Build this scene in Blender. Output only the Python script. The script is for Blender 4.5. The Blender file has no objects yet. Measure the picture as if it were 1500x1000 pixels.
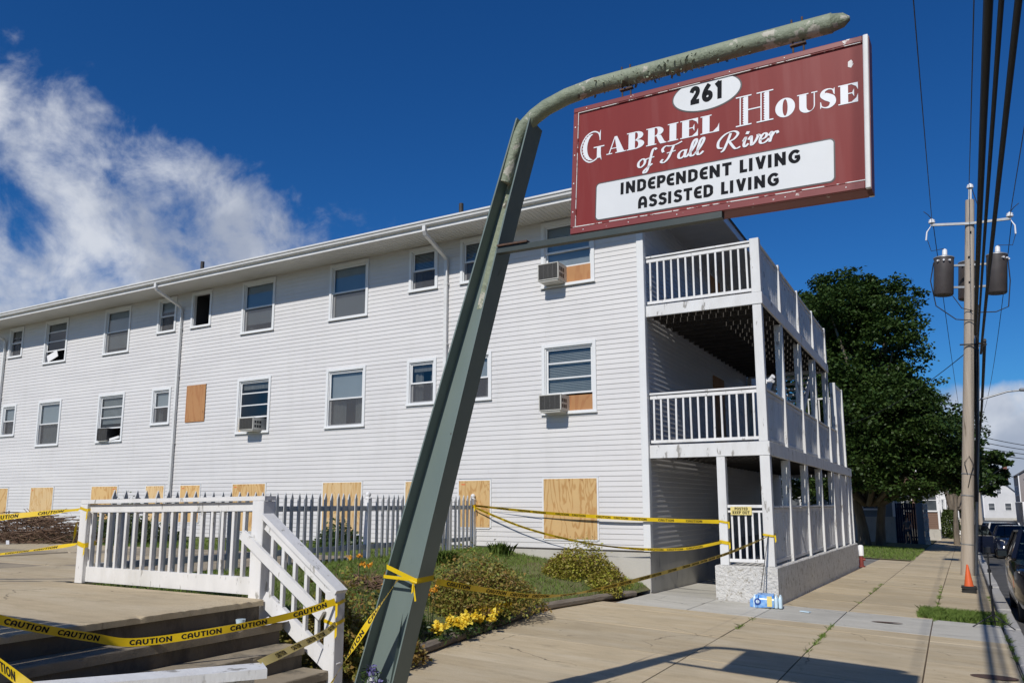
import bpy, math, random
import numpy as np
from mathutils import Vector
R = math.radians
random.seed(7); rng = np.random.default_rng(11)
S = bpy.context.scene
COL = S.collection

# ------------------------------------------------------------------ camera
cam_d = bpy.data.cameras.new('camera'); cam = bpy.data.objects.new('camera', cam_d); COL.objects.link(cam)
cam.location = (5.038, -14.265, 1.65)
cam.rotation_euler = (R(90 + 8.813), 0, R(29.409))
cam_d.sensor_width = 36; cam_d.lens = 36 * 1128.8 / 1500; cam_d.shift_y = 61.5 / 1500
cam_d.clip_start = .05; cam_d.clip_end = 3000
S.camera = cam

# ------------------------------------------------------------------ sky, sun, exposure
SUN = Vector((.045, -1, .875)).normalized()
ELEV = math.asin(SUN.z); AZ = math.atan2(SUN.x, SUN.y)
wd = bpy.data.worlds.new('World'); S.world = wd; wd.use_nodes = True
nt = wd.node_tree; nt.nodes.clear()
def N(t, **k):
    n = nt.nodes.new(t)
    for a, b in k.items(): setattr(n, a, b)
    return n
def math_n(op, a, b=None, c=None):
    n = N('ShaderNodeMath', operation=op)
    for i, v in enumerate((a, b, c)):
        if v is None: continue
        if isinstance(v, (int, float)): n.inputs[i].default_value = v
        else: nt.links.new(v, n.inputs[i])
    return n.outputs[0]
sky = N('ShaderNodeTexSky', sky_type='NISHITA', sun_disc=False, sun_elevation=ELEV, sun_rotation=AZ,
        altitude=50, air_density=1.0, dust_density=.25, ozone_density=2.2)
geo = N('ShaderNodeNewGeometry')
tc = N('ShaderNodeTexCoord')
sep = N('ShaderNodeSeparateXYZ'); nt.links.new(tc.outputs['Generated'], sep.inputs[0])
# clouds live on a flat layer high above: project the view direction onto that layer
den = math_n('MAXIMUM', sep.outputs[2], 0.0)
px = math_n('DIVIDE', sep.outputs[0], math_n('ADD', den, .35)); py = math_n('DIVIDE', sep.outputs[1], math_n('ADD', den, .35))
cmb = N('ShaderNodeCombineXYZ'); nt.links.new(px, cmb.inputs[0]); nt.links.new(py, cmb.inputs[1])
def noise(vec, scale, detail, rough, dist=0., off=(0, 0, 0)):
    mp = N('ShaderNodeMapping'); mp.inputs['Location'].default_value = off; nt.links.new(vec, mp.inputs[0])
    n = N('ShaderNodeTexNoise'); n.inputs['Scale'].default_value = scale; n.inputs['Detail'].default_value = detail
    n.inputs['Roughness'].default_value = rough; n.inputs['Distortion'].default_value = dist
    nt.links.new(mp.outputs[0], n.inputs['Vector']); return n.outputs['Fac']
vec = cmb.outputs[0]
dirv = tc.outputs['Generated']
big = noise(dirv, 5.5, 6, .55, .2, (3.1, 1.7, .4)); fine = noise(dirv, 15., 8, .62, .3, (7.3, 2.2, 1.1))
low = noise(vec, .55, 4, .5, 0, (1.2, 5.1, 0))
def mr(v, a, b, c, d):
    n = N('ShaderNodeMapRange', interpolation_type='SMOOTHSTEP'); nt.links.new(v, n.inputs[0])
    for i, q in enumerate((a, b, c, d)): n.inputs[i + 1].default_value = q
    return n.outputs[0]
west = mr(math_n('SUBTRACT', px, math_n('MULTIPLY', py, .17)), -.90, -1.18, 0, .415)   # a bank of fair-weather cloud to the west
north = math_n('MULTIPLY', mr(py, 1.95, 2.15, 0, .44), mr(px, -.5, -.1, 0, 1))          # cumulus low over the end of the street
cover = math_n('MAXIMUM', west, north)
dens = math_n('ADD', math_n('ADD', math_n('MULTIPLY', big, .85), math_n('MULTIPLY', fine, .40)), cover)
cl = mr(dens, .83, 1.05, 0, .95)
shade = noise(dirv, 8., 5, .55, .2, (3.16, 1.62, 0))
tone = N('ShaderNodeMix', data_type='RGBA')
tone.inputs['A'].default_value = (6.4, 7.2, 9.0, 1); tone.inputs['B'].default_value = (11.4, 12.0, 13.2, 1)
nt.links.new(mr(shade, .38, .62, 0, 1), tone.inputs['Factor'])
sat = N('ShaderNodeHueSaturation'); sat.inputs['Saturation'].default_value = 1.25; nt.links.new(sky.outputs[0], sat.inputs['Color'])
skg = N('ShaderNodeMix', data_type='RGBA', blend_type='MULTIPLY'); skg.inputs['Factor'].default_value = 1   # deep, dry-air blue
skg.inputs['B'].default_value = (.37, .90, 1.42, 1); nt.links.new(sat.outputs[0], skg.inputs['A'])
mixc = N('ShaderNodeMix', data_type='RGBA'); nt.links.new(cl, mixc.inputs['Factor'])
nt.links.new(skg.outputs['Result'], mixc.inputs['A']); nt.links.new(tone.outputs['Result'], mixc.inputs['B'])
bg = N('ShaderNodeBackground'); bg.inputs['Strength'].default_value = .074
nt.links.new(mixc.outputs['Result'], bg.inputs['Color'])
wo = N('ShaderNodeOutputWorld'); nt.links.new(bg.outputs[0], wo.inputs[0])
sl = bpy.data.lights.new('sun', 'SUN'); sun = bpy.data.objects.new('sun', sl); COL.objects.link(sun)
sl.energy = 5.0; sl.angle = R(.53); sl.color = (1, .95, .88)
sun.rotation_euler = SUN.to_track_quat('Z', 'Y').to_euler()
S.view_settings.view_transform = 'Standard'; S.view_settings.look = 'None'
S.view_settings.gamma = 1; S.view_settings.exposure = -.34; S.view_settings.use_curve_mapping = False

# ------------------------------------------------------------------ mesh helpers
class MB:
    """collects faces, builds one mesh"""
    def __init__(s): s.v = []; s.f = []; s.m = []; s.sm = []
    def add(s, vs, fs, mi=0, smooth=False):
        o = len(s.v); s.v += [tuple(p) for p in vs]
        for f in fs: s.f.append([i + o for i in f]); s.m.append(mi); s.sm.append(smooth)
        return s
    def quad(s, a, b, c, d, mi=0): return s.add((a, b, c, d), ((0, 1, 2, 3),), mi)
    def box(s, x0, x1, y0, y1, z0, z1, mi=0, c=0.):
        if c <= 0:
            v = [(x, y, z) for z in (z0, z1) for y in (y0, y1) for x in (x0, x1)]
            return s.add(v, ((0, 2, 3, 1), (4, 5, 7, 6), (0, 1, 5, 4), (2, 6, 7, 3), (0, 4, 6, 2), (1, 3, 7, 5)), mi)
        # chamfered box
        v = []; f = []
        X = (x0, x1); Yy = (y0, y1); Z = (z0, z1); idx = {}
        for i in (0, 1):
            for j in (0, 1):
                for k in (0, 1):
                    sx, sy, sz = (1 if i == 0 else -1), (1 if j == 0 else -1), (1 if k == 0 else -1)
                    for a in range(3):
                        p = [X[i] + sx * c, Yy[j] + sy * c, Z[k] + sz * c]; p[a] = (X[i], Yy[j], Z[k])[a]
                        idx[i, j, k, a] = len(v); v.append(p)
        for a in range(3):
            b, d = [(1, 2), (2, 0), (0, 1)][a]
            for e in (0, 1):
                q = []
                for (u, w) in ((0, 0), (1, 0), (1, 1), (0, 1)):
                    t = [0, 0, 0]; t[a] = e; t[b] = u; t[d] = w; q.append(idx[t[0], t[1], t[2], a])
                f.append(q if e else q[::-1])
            for u in (0, 1):            # edges running along axis a
                for w in (0, 1):
                    t0 = [0, 0, 0]; t0[b] = u; t0[d] = w; t1 = list(t0); t1[a] = 1
                    q = [idx[(*t0, b)], idx[(*t0, d)], idx[(*t1, d)], idx[(*t1, b)]]
                    f.append(q if (u == w) else q[::-1])
        for i in (0, 1):
            for j in (0, 1):
                for k in (0, 1):
                    q = [idx[i, j, k, a] for a in range(3)]
                    f.append(q if (i + j + k) % 2 else q[::-1])
        return s.add(v, f, mi)
    def bar(s, a, b, w, h, mi=0, up=(0, 0, 1)):
        """rectangular bar from a to b, w across, h along 'up'"""
        a = Vector(a); b = Vector(b); d = (b - a).normalized(); r = d.cross(Vector(up)).normalized(); u = r.cross(d)
        v = [p + r * (sx * w / 2) + u * (sz * h / 2) for p in (a, b) for sz in (-1, 1) for sx in (-1, 1)]
        return s.add(v, ((0, 1, 3, 2), (4, 6, 7, 5), (0, 4, 5, 1), (2, 3, 7, 6), (0, 2, 6, 4), (1, 5, 7, 3)), mi)
    def tube(s, pts, rad, n=8, mi=0, cap=True):
        pts = [Vector(p) for p in pts]; m = len(pts)
        if not hasattr(rad, '__len__'): rad = [rad] * m
        v = []; f = []; ref = None
        for i, p in enumerate(pts):
            d = (pts[min(i + 1, m - 1)] - pts[max(i - 1, 0)]).normalized()
            if ref is None: ref = Vector((0, 0, 1)) if abs(d.z) < .9 else Vector((1, 0, 0))
            x = (ref - d * ref.dot(d)).normalized(); y = d.cross(x); ref = x
            for k in range(n):
                a = 2 * math.pi * k / n; v.append(p + (x * math.cos(a) + y * math.sin(a)) * rad[i])
        for i in range(m - 1):
            for k in range(n):
                k2 = (k + 1) % n; f.append((i * n + k, i * n + k2, (i + 1) * n + k2, (i + 1) * n + k))
        s.add(v, f, mi, n > 4)
        if cap:
            s.add(v[:n], (tuple(range(n))[::-1],), mi); s.add(v[-n:], (tuple(range(n)),), mi)
        return s
    def prism(s, prof, axis, a, b, mi=0):
        """extrude a closed 2-D profile along an axis"""
        def P(p, t): return {'x': (t, p[0], p[1]), 'y': (p[0], t, p[1]), 'z': (p[0], p[1], t)}[axis]
        n = len(prof); v = [P(p, a) for p in prof] + [P(p, b) for p in prof]
        f = [(i, (i + 1) % n, n + (i + 1) % n, n + i) for i in range(n)] + [tuple(range(n))[::-1], tuple(range(n, 2 * n))]
        return s.add(v, f, mi)
    def mesh(s, name):
        me = bpy.data.meshes.new(name); me.from_pydata(s.v, [], s.f)
        me.polygons.foreach_set('material_index', s.m); me.polygons.foreach_set('use_smooth', s.sm); me.update(); return me
    def build(s, name, mats, parent=None, loc=None):
        return obj(name, s.mesh(name), mats, parent, loc)
def obj(name, me, mats=None, parent=None, loc=None):
    o = bpy.data.objects.new(name, me); COL.objects.link(o)
    if mats is not None and not len(me.materials):
        for m in (mats if isinstance(mats, (list, tuple)) else (mats,)): me.materials.append(m)
    if parent is not None: o.parent = parent
    if loc is not None: o.location = loc
    return o
def tag(o, label, cat, group=None):
    o['label'] = label; o['category'] = cat
    if group: o['group'] = group
    return o
def thing(name, label, cat, loc=(0, 0, 0), rz=0, group=None):
    o = bpy.data.objects.new(name, None); COL.objects.link(o); o.location = loc; o.rotation_euler = (0, 0, rz)
    o.empty_display_size = .2
    return tag(o, label, cat, group)
def struct(o): o['kind'] = 'structure'; return o
def stuff(o): o['kind'] = 'stuff'; return o
def np_mesh(name, V, F):
    V = np.asarray(V, dtype=np.float32); F = np.asarray(F, dtype=np.int32); me = bpy.data.meshes.new(name)
    me.vertices.add(len(V)); me.vertices.foreach_set('co', V.ravel())
    n, k = F.shape; me.loops.add(n * k); me.loops.foreach_set('vertex_index', F.ravel())
    me.polygons.add(n); me.polygons.foreach_set('loop_start', np.arange(0, n * k, k, dtype=np.int32))
    me.update(calc_edges=True); return me
def unit(n):
    v = rng.normal(size=(n, 3)); return v / np.linalg.norm(v, axis=1, keepdims=True)
def leaf_mesh(name, P, size, aspect=.55, upward=0., jitter=.4, droop=0.):
    """one folded rhombus per leaf"""
    P = np.asarray(P); n = len(P); d = unit(n); nn = unit(n); nn[:, 2] = np.abs(nn[:, 2]) + upward
    d[:, 2] -= droop
    d = d - nn * (np.sum(d * nn, 1) / np.sum(nn * nn, 1))[:, None]; d /= np.linalg.norm(d, axis=1, keepdims=True) + 1e-9
    nn /= np.linalg.norm(nn, axis=1, keepdims=True); w = np.cross(d, nn)
    L = (size * (1 + jitter * rng.uniform(-1, 1, n)))[:, None]
    V = np.stack([P, P + d * L * .5 + w * L * aspect * .5, P + d * L - nn * L * .12, P + d * L * .5 - w * L * aspect * .5], 1).reshape(-1, 3)
    F = np.arange(4 * n).reshape(n, 4); return np_mesh(name, V, F)

# ------------------------------------------------------------------ materials
def M(name, c1, c2=None, scale=4., rough=.7, bump=0., bscale=60., c3=None, s3=6., t3=(.58, .64), metal=0., stretch=(1, 1, 1),
      island=False, trans=0., spec=.5, detail=5, c4=None, s4=1., t4=(.5, .7), a4=1., st3=None, bdist=.01, st4=None):
    m = bpy.data.materials.new(name); m.use_nodes = True; t = m.node_tree; n = t.nodes; L = t.links
    b = n['Principled BSDF']; b.inputs['Roughness'].default_value = rough; b.inputs['Metallic'].default_value = metal
    b.inputs['Specular IOR Level'].default_value = spec
    g = n.new('ShaderNodeNewGeometry')
    def pos(st):
        mp = n.new('ShaderNodeMapping'); mp.inputs['Scale'].default_value = st; L.new(g.outputs['Position'], mp.inputs[0]); return mp.outputs[0]
    def nz(v, sc, dt=5, ro=.55):
        q = n.new('ShaderNodeTexNoise'); q.inputs['Scale'].default_value = sc; q.inputs['Detail'].default_value = dt
        q.inputs['Roughness'].default_value = ro; L.new(v, q.inputs['Vector']); return q.outputs['Fac']
    def ramp(v, lo, hi):
        q = n.new('ShaderNodeMapRange'); q.inputs[1].default_value = lo; q.inputs[2].default_value = hi; L.new(v, q.inputs[0]); return q.outputs[0]
    def mix(f, a, bb):
        q = n.new('ShaderNodeMix'); q.data_type = 'RGBA'; L.new(f, q.inputs['Factor'])
        for k, x in (('A', a), ('B', bb)):
            if isinstance(x, tuple): q.inputs[k].default_value = (*x, 1)
            else: L.new(x, q.inputs[k])
        return q.outputs['Result']
    p = pos(stretch); col = None
    if c2:
        f = g.outputs['Random Per Island'] if island else ramp(nz(p, scale, detail), .3, .7)
        col = mix(f, c1, c2)
    if c4: 
        f4 = ramp(nz(pos(st4) if st4 else p, s4, 4), *t4)
        if a4 < 1:
            q = n.new('ShaderNodeMath'); q.operation = 'MULTIPLY'; q.inputs[1].default_value = a4; L.new(f4, q.inputs[0]); f4 = q.outputs[0]
        col = mix(f4, col if col else c1, c4)
    if c3:
        col = mix(ramp(nz(pos(st3) if st3 else p, s3, 6, .65), *t3), col if col else c1, c3)
    if col: L.new(col, b.inputs['Base Color'])
    else: b.inputs['Base Color'].default_value = (*c1, 1)
    if bump:
        bp = n.new('ShaderNodeBump'); bp.inputs['Strength'].default_value = bump; bp.inputs['Distance'].default_value = bdist
        L.new(nz(p, bscale, 6, .6), bp.inputs['Height']); L.new(bp.outputs[0], b.inputs['Normal'])
    if trans:
        tr = n.new('ShaderNodeBsdfTranslucent'); ms = n.new('ShaderNodeMixShader'); ms.inputs[0].default_value = trans
        if col: L.new(col, tr.inputs[0])
        else: tr.inputs[0].default_value = (*c1, 1)
        L.new(b.outputs[0], ms.inputs[1]); L.new(tr.outputs[0], ms.inputs[2]); L.new(ms.outputs[0], n['Material Output'].inputs[0])
    return m
def glass_mat(name, tint, fac_gloss=.10):
    m = bpy.data.materials.new(name); m.use_nodes = True; t = m.node_tree; n = t.nodes; L = t.links; n.remove(n['Principled BSDF'])
    tr = n.new('ShaderNodeBsdfTransparent'); tr.inputs[0].default_value = (*tint, 1)
    gl = n.new('ShaderNodeBsdfGlossy'); gl.inputs['Roughness'].default_value = .015
    lw = n.new('ShaderNodeFresnel'); lw.inputs[0].default_value = 1.5
    ad = n.new('ShaderNodeMath'); ad.operation = 'ADD'; ad.inputs[1].default_value = fac_gloss; L.new(lw.outputs[0], ad.inputs[0])
    ms = n.new('ShaderNodeMixShader'); L.new(ad.outputs[0], ms.inputs[0]); L.new(tr.outputs[0], ms.inputs[1]); L.new(gl.outputs[0], ms.inputs[2])
    L.new(ms.outputs[0], n['Material Output'].inputs[0]); return m
def screen_mat(name, c, a):
    m = bpy.data.materials.new(name); m.use_nodes = True; t = m.node_tree; n = t.nodes; L = t.links; n.remove(n['Principled BSDF'])
    tr = n.new('ShaderNodeBsdfTransparent'); df = n.new('ShaderNodeBsdfDiffuse'); df.inputs[0].default_value = (*c, 1)
    ms = n.new('ShaderNodeMixShader'); ms.inputs[0].default_value = a; L.new(tr.outputs[0], ms.inputs[1]); L.new(df.outputs[0], ms.inputs[2])
    L.new(ms.outputs[0], n['Material Output'].inputs[0]); return m
def ply_mat(name, c1, c2, sc=1., off=0.):
    m = bpy.data.materials.new(name); m.use_nodes = True; t = m.node_tree; n = t.nodes; L = t.links; b = n['Principled BSDF']
    b.inputs['Roughness'].default_value = .75
    g = n.new('ShaderNodeNewGeometry'); mp = n.new('ShaderNodeMapping'); mp.inputs['Scale'].default_value = (3.2 * sc, 3.2 * sc, .75 * sc)
    mp.inputs['Location'].default_value = (off, 0, off); L.new(g.outputs['Position'], mp.inputs[0])
    nz = n.new('ShaderNodeTexNoise'); nz.inputs['Scale'].default_value = 1.1; nz.inputs['Detail'].default_value = 3; nz.inputs['Distortion'].default_value = .6
    L.new(mp.outputs[0], nz.inputs['Vector'])
    mu = n.new('ShaderNodeMath'); mu.operation = 'MULTIPLY'; mu.inputs[1].default_value = 46; L.new(nz.outputs['Fac'], mu.inputs[0])
    si = n.new('ShaderNodeMath'); si.operation = 'SINE'; L.new(mu.outputs[0], si.inputs[0])
    r = n.new('ShaderNodeMapRange'); r.inputs[1].default_value = .1; r.inputs[2].default_value = 1; L.new(si.outputs[0], r.inputs[0])
    n2 = n.new('ShaderNodeTexNoise'); n2.inputs['Scale'].default_value = 3; L.new(g.outputs['Position'], n2.inputs['Vector'])
    m1 = n.new('ShaderNodeMix'); m1.data_type = 'RGBA'; m1.inputs['A'].default_value = (*c1, 1); m1.inputs['B'].default_value = (*[x * .86 for x in c1], 1); L.new(n2.outputs['Fac'], m1.inputs['Factor'])
    m2 = n.new('ShaderNodeMix'); m2.data_type = 'RGBA'; m2.inputs['B'].default_value = (*c2, 1); L.new(r.outputs[0], m2.inputs['Factor']); L.new(m1.outputs['Result'], m2.inputs['A'])
    vo = n.new('ShaderNodeTexVoronoi'); vo.inputs['Scale'].default_value = 2.6; L.new(mp.outputs[0], vo.inputs['Vector'])
    kr = n.new('ShaderNodeMapRange'); kr.inputs[1].default_value = .075; kr.inputs[2].default_value = .04; L.new(vo.outputs['Distance'], kr.inputs[0])
    m3 = n.new('ShaderNodeMix'); m3.data_type = 'RGBA'; m3.inputs['B'].default_value = (.16, .07, .03, 1); L.new(kr.outputs[0], m3.inputs['Factor']); L.new(m2.outputs['Result'], m3.inputs['A'])
    oi = n.new('ShaderNodeObjectInfo'); vr = n.new('ShaderNodeMapRange'); vr.inputs[3].default_value = .80; vr.inputs[4].default_value = 1.05; L.new(oi.outputs['Random'], vr.inputs[0])
    hv = n.new('ShaderNodeHueSaturation'); L.new(vr.outputs[0], hv.inputs['Value']); L.new(m3.outputs['Result'], hv.inputs['Color']); L.new(hv.outputs[0], b.inputs['Base Color']); return m
def conc_mat(name, base, dark, lite):
    m = M(name, base, dark, 5., .9, bump=.5, bscale=90, c3=tuple(x * .62 for x in dark), s3=3.2, t3=(.56, .85), c4=lite, s4=1.1, t4=(.45, .75), stretch=(.55, 2.6, 1), st3=(.7, 1.6, 1))
    t = m.node_tree; n = t.nodes; L = t.links; b = n['Principled BSDF']; src = b.inputs['Base Color'].links[0].from_socket; g = n.new('ShaderNodeNewGeometry')
    def mixd(fac, a, col, amt):
        mu = n.new('ShaderNodeMath'); mu.operation = 'MULTIPLY'; mu.inputs[1].default_value = amt; L.new(fac, mu.inputs[0])
        q = n.new('ShaderNodeMix'); q.data_type = 'RGBA'; L.new(mu.outputs[0], q.inputs['Factor']); L.new(a, q.inputs['A']); q.inputs['B'].default_value = (*col, 1); return q.outputs['Result']
    def rng_(v, lo, hi):
        q = n.new('ShaderNodeMapRange'); q.inputs[1].default_value = lo; q.inputs[2].default_value = hi; L.new(v, q.inputs[0]); return q.outputs[0]
    def noise_(sc, dt=3):
        q = n.new('ShaderNodeTexNoise'); q.inputs['Scale'].default_value = sc; q.inputs['Detail'].default_value = dt; L.new(g.outputs['Position'], q.inputs['Vector']); return q.outputs['Fac']
    c = mixd(rng_(noise_(170), .52, .72), src, tuple(x * .45 for x in base), .45)                # exposed grit
    c = mixd(rng_(noise_(60), .60, .70), c, tuple(min(1, x * 1.35) for x in base), .35)
    vo = n.new('ShaderNodeTexVoronoi'); vo.inputs['Scale'].default_value = 2.3; L.new(g.outputs['Position'], vo.inputs['Vector'])
    c = mixd(rng_(vo.outputs['Distance'], .045, .03), c, tuple(x * .30 for x in base), .75)      # old gum and oil spots
    wob = n.new('ShaderNodeTexNoise'); wob.inputs['Scale'].default_value = 2.5; wob.inputs['Detail'].default_value = 5; L.new(g.outputs['Position'], wob.inputs['Vector'])
    vm = n.new('ShaderNodeVectorMath'); vm.operation = 'MULTIPLY_ADD'; vm.inputs[1].default_value = (.35, .35, .35); L.new(wob.outputs['Color'], vm.inputs[0]); L.new(g.outputs['Position'], vm.inputs[2])
    ve = n.new('ShaderNodeTexVoronoi'); ve.feature = 'DISTANCE_TO_EDGE'; ve.inputs['Scale'].default_value = .42; L.new(vm.outputs[0], ve.inputs['Vector'])
    cm = n.new('ShaderNodeMath'); cm.operation = 'MULTIPLY'; L.new(rng_(ve.outputs['Distance'], .0045, .0015), cm.inputs[0]); L.new(rng_(noise_(.6), .46, .56), cm.inputs[1])
    c = mixd(cm.outputs[0], c, tuple(x * .22 for x in base), .8)                                 # hairline cracks
    c = mixd(rng_(noise_(.9, 4), .52, .72), c, tuple(x * .70 for x in base), .55)                # traffic grime
    oi = n.new('ShaderNodeObjectInfo'); hv = n.new('ShaderNodeHueSaturation'); L.new(rng_(oi.outputs['Random'], 0, 1), hv.inputs['Value']); L.new(c, hv.inputs['Color'])
    vr = hv.inputs['Value'].links[0].from_node; vr.inputs[3].default_value = .86; vr.inputs[4].default_value = 1.06      # slabs poured at different times
    L.new(hv.outputs[0], b.inputs['Base Color']); return m
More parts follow.
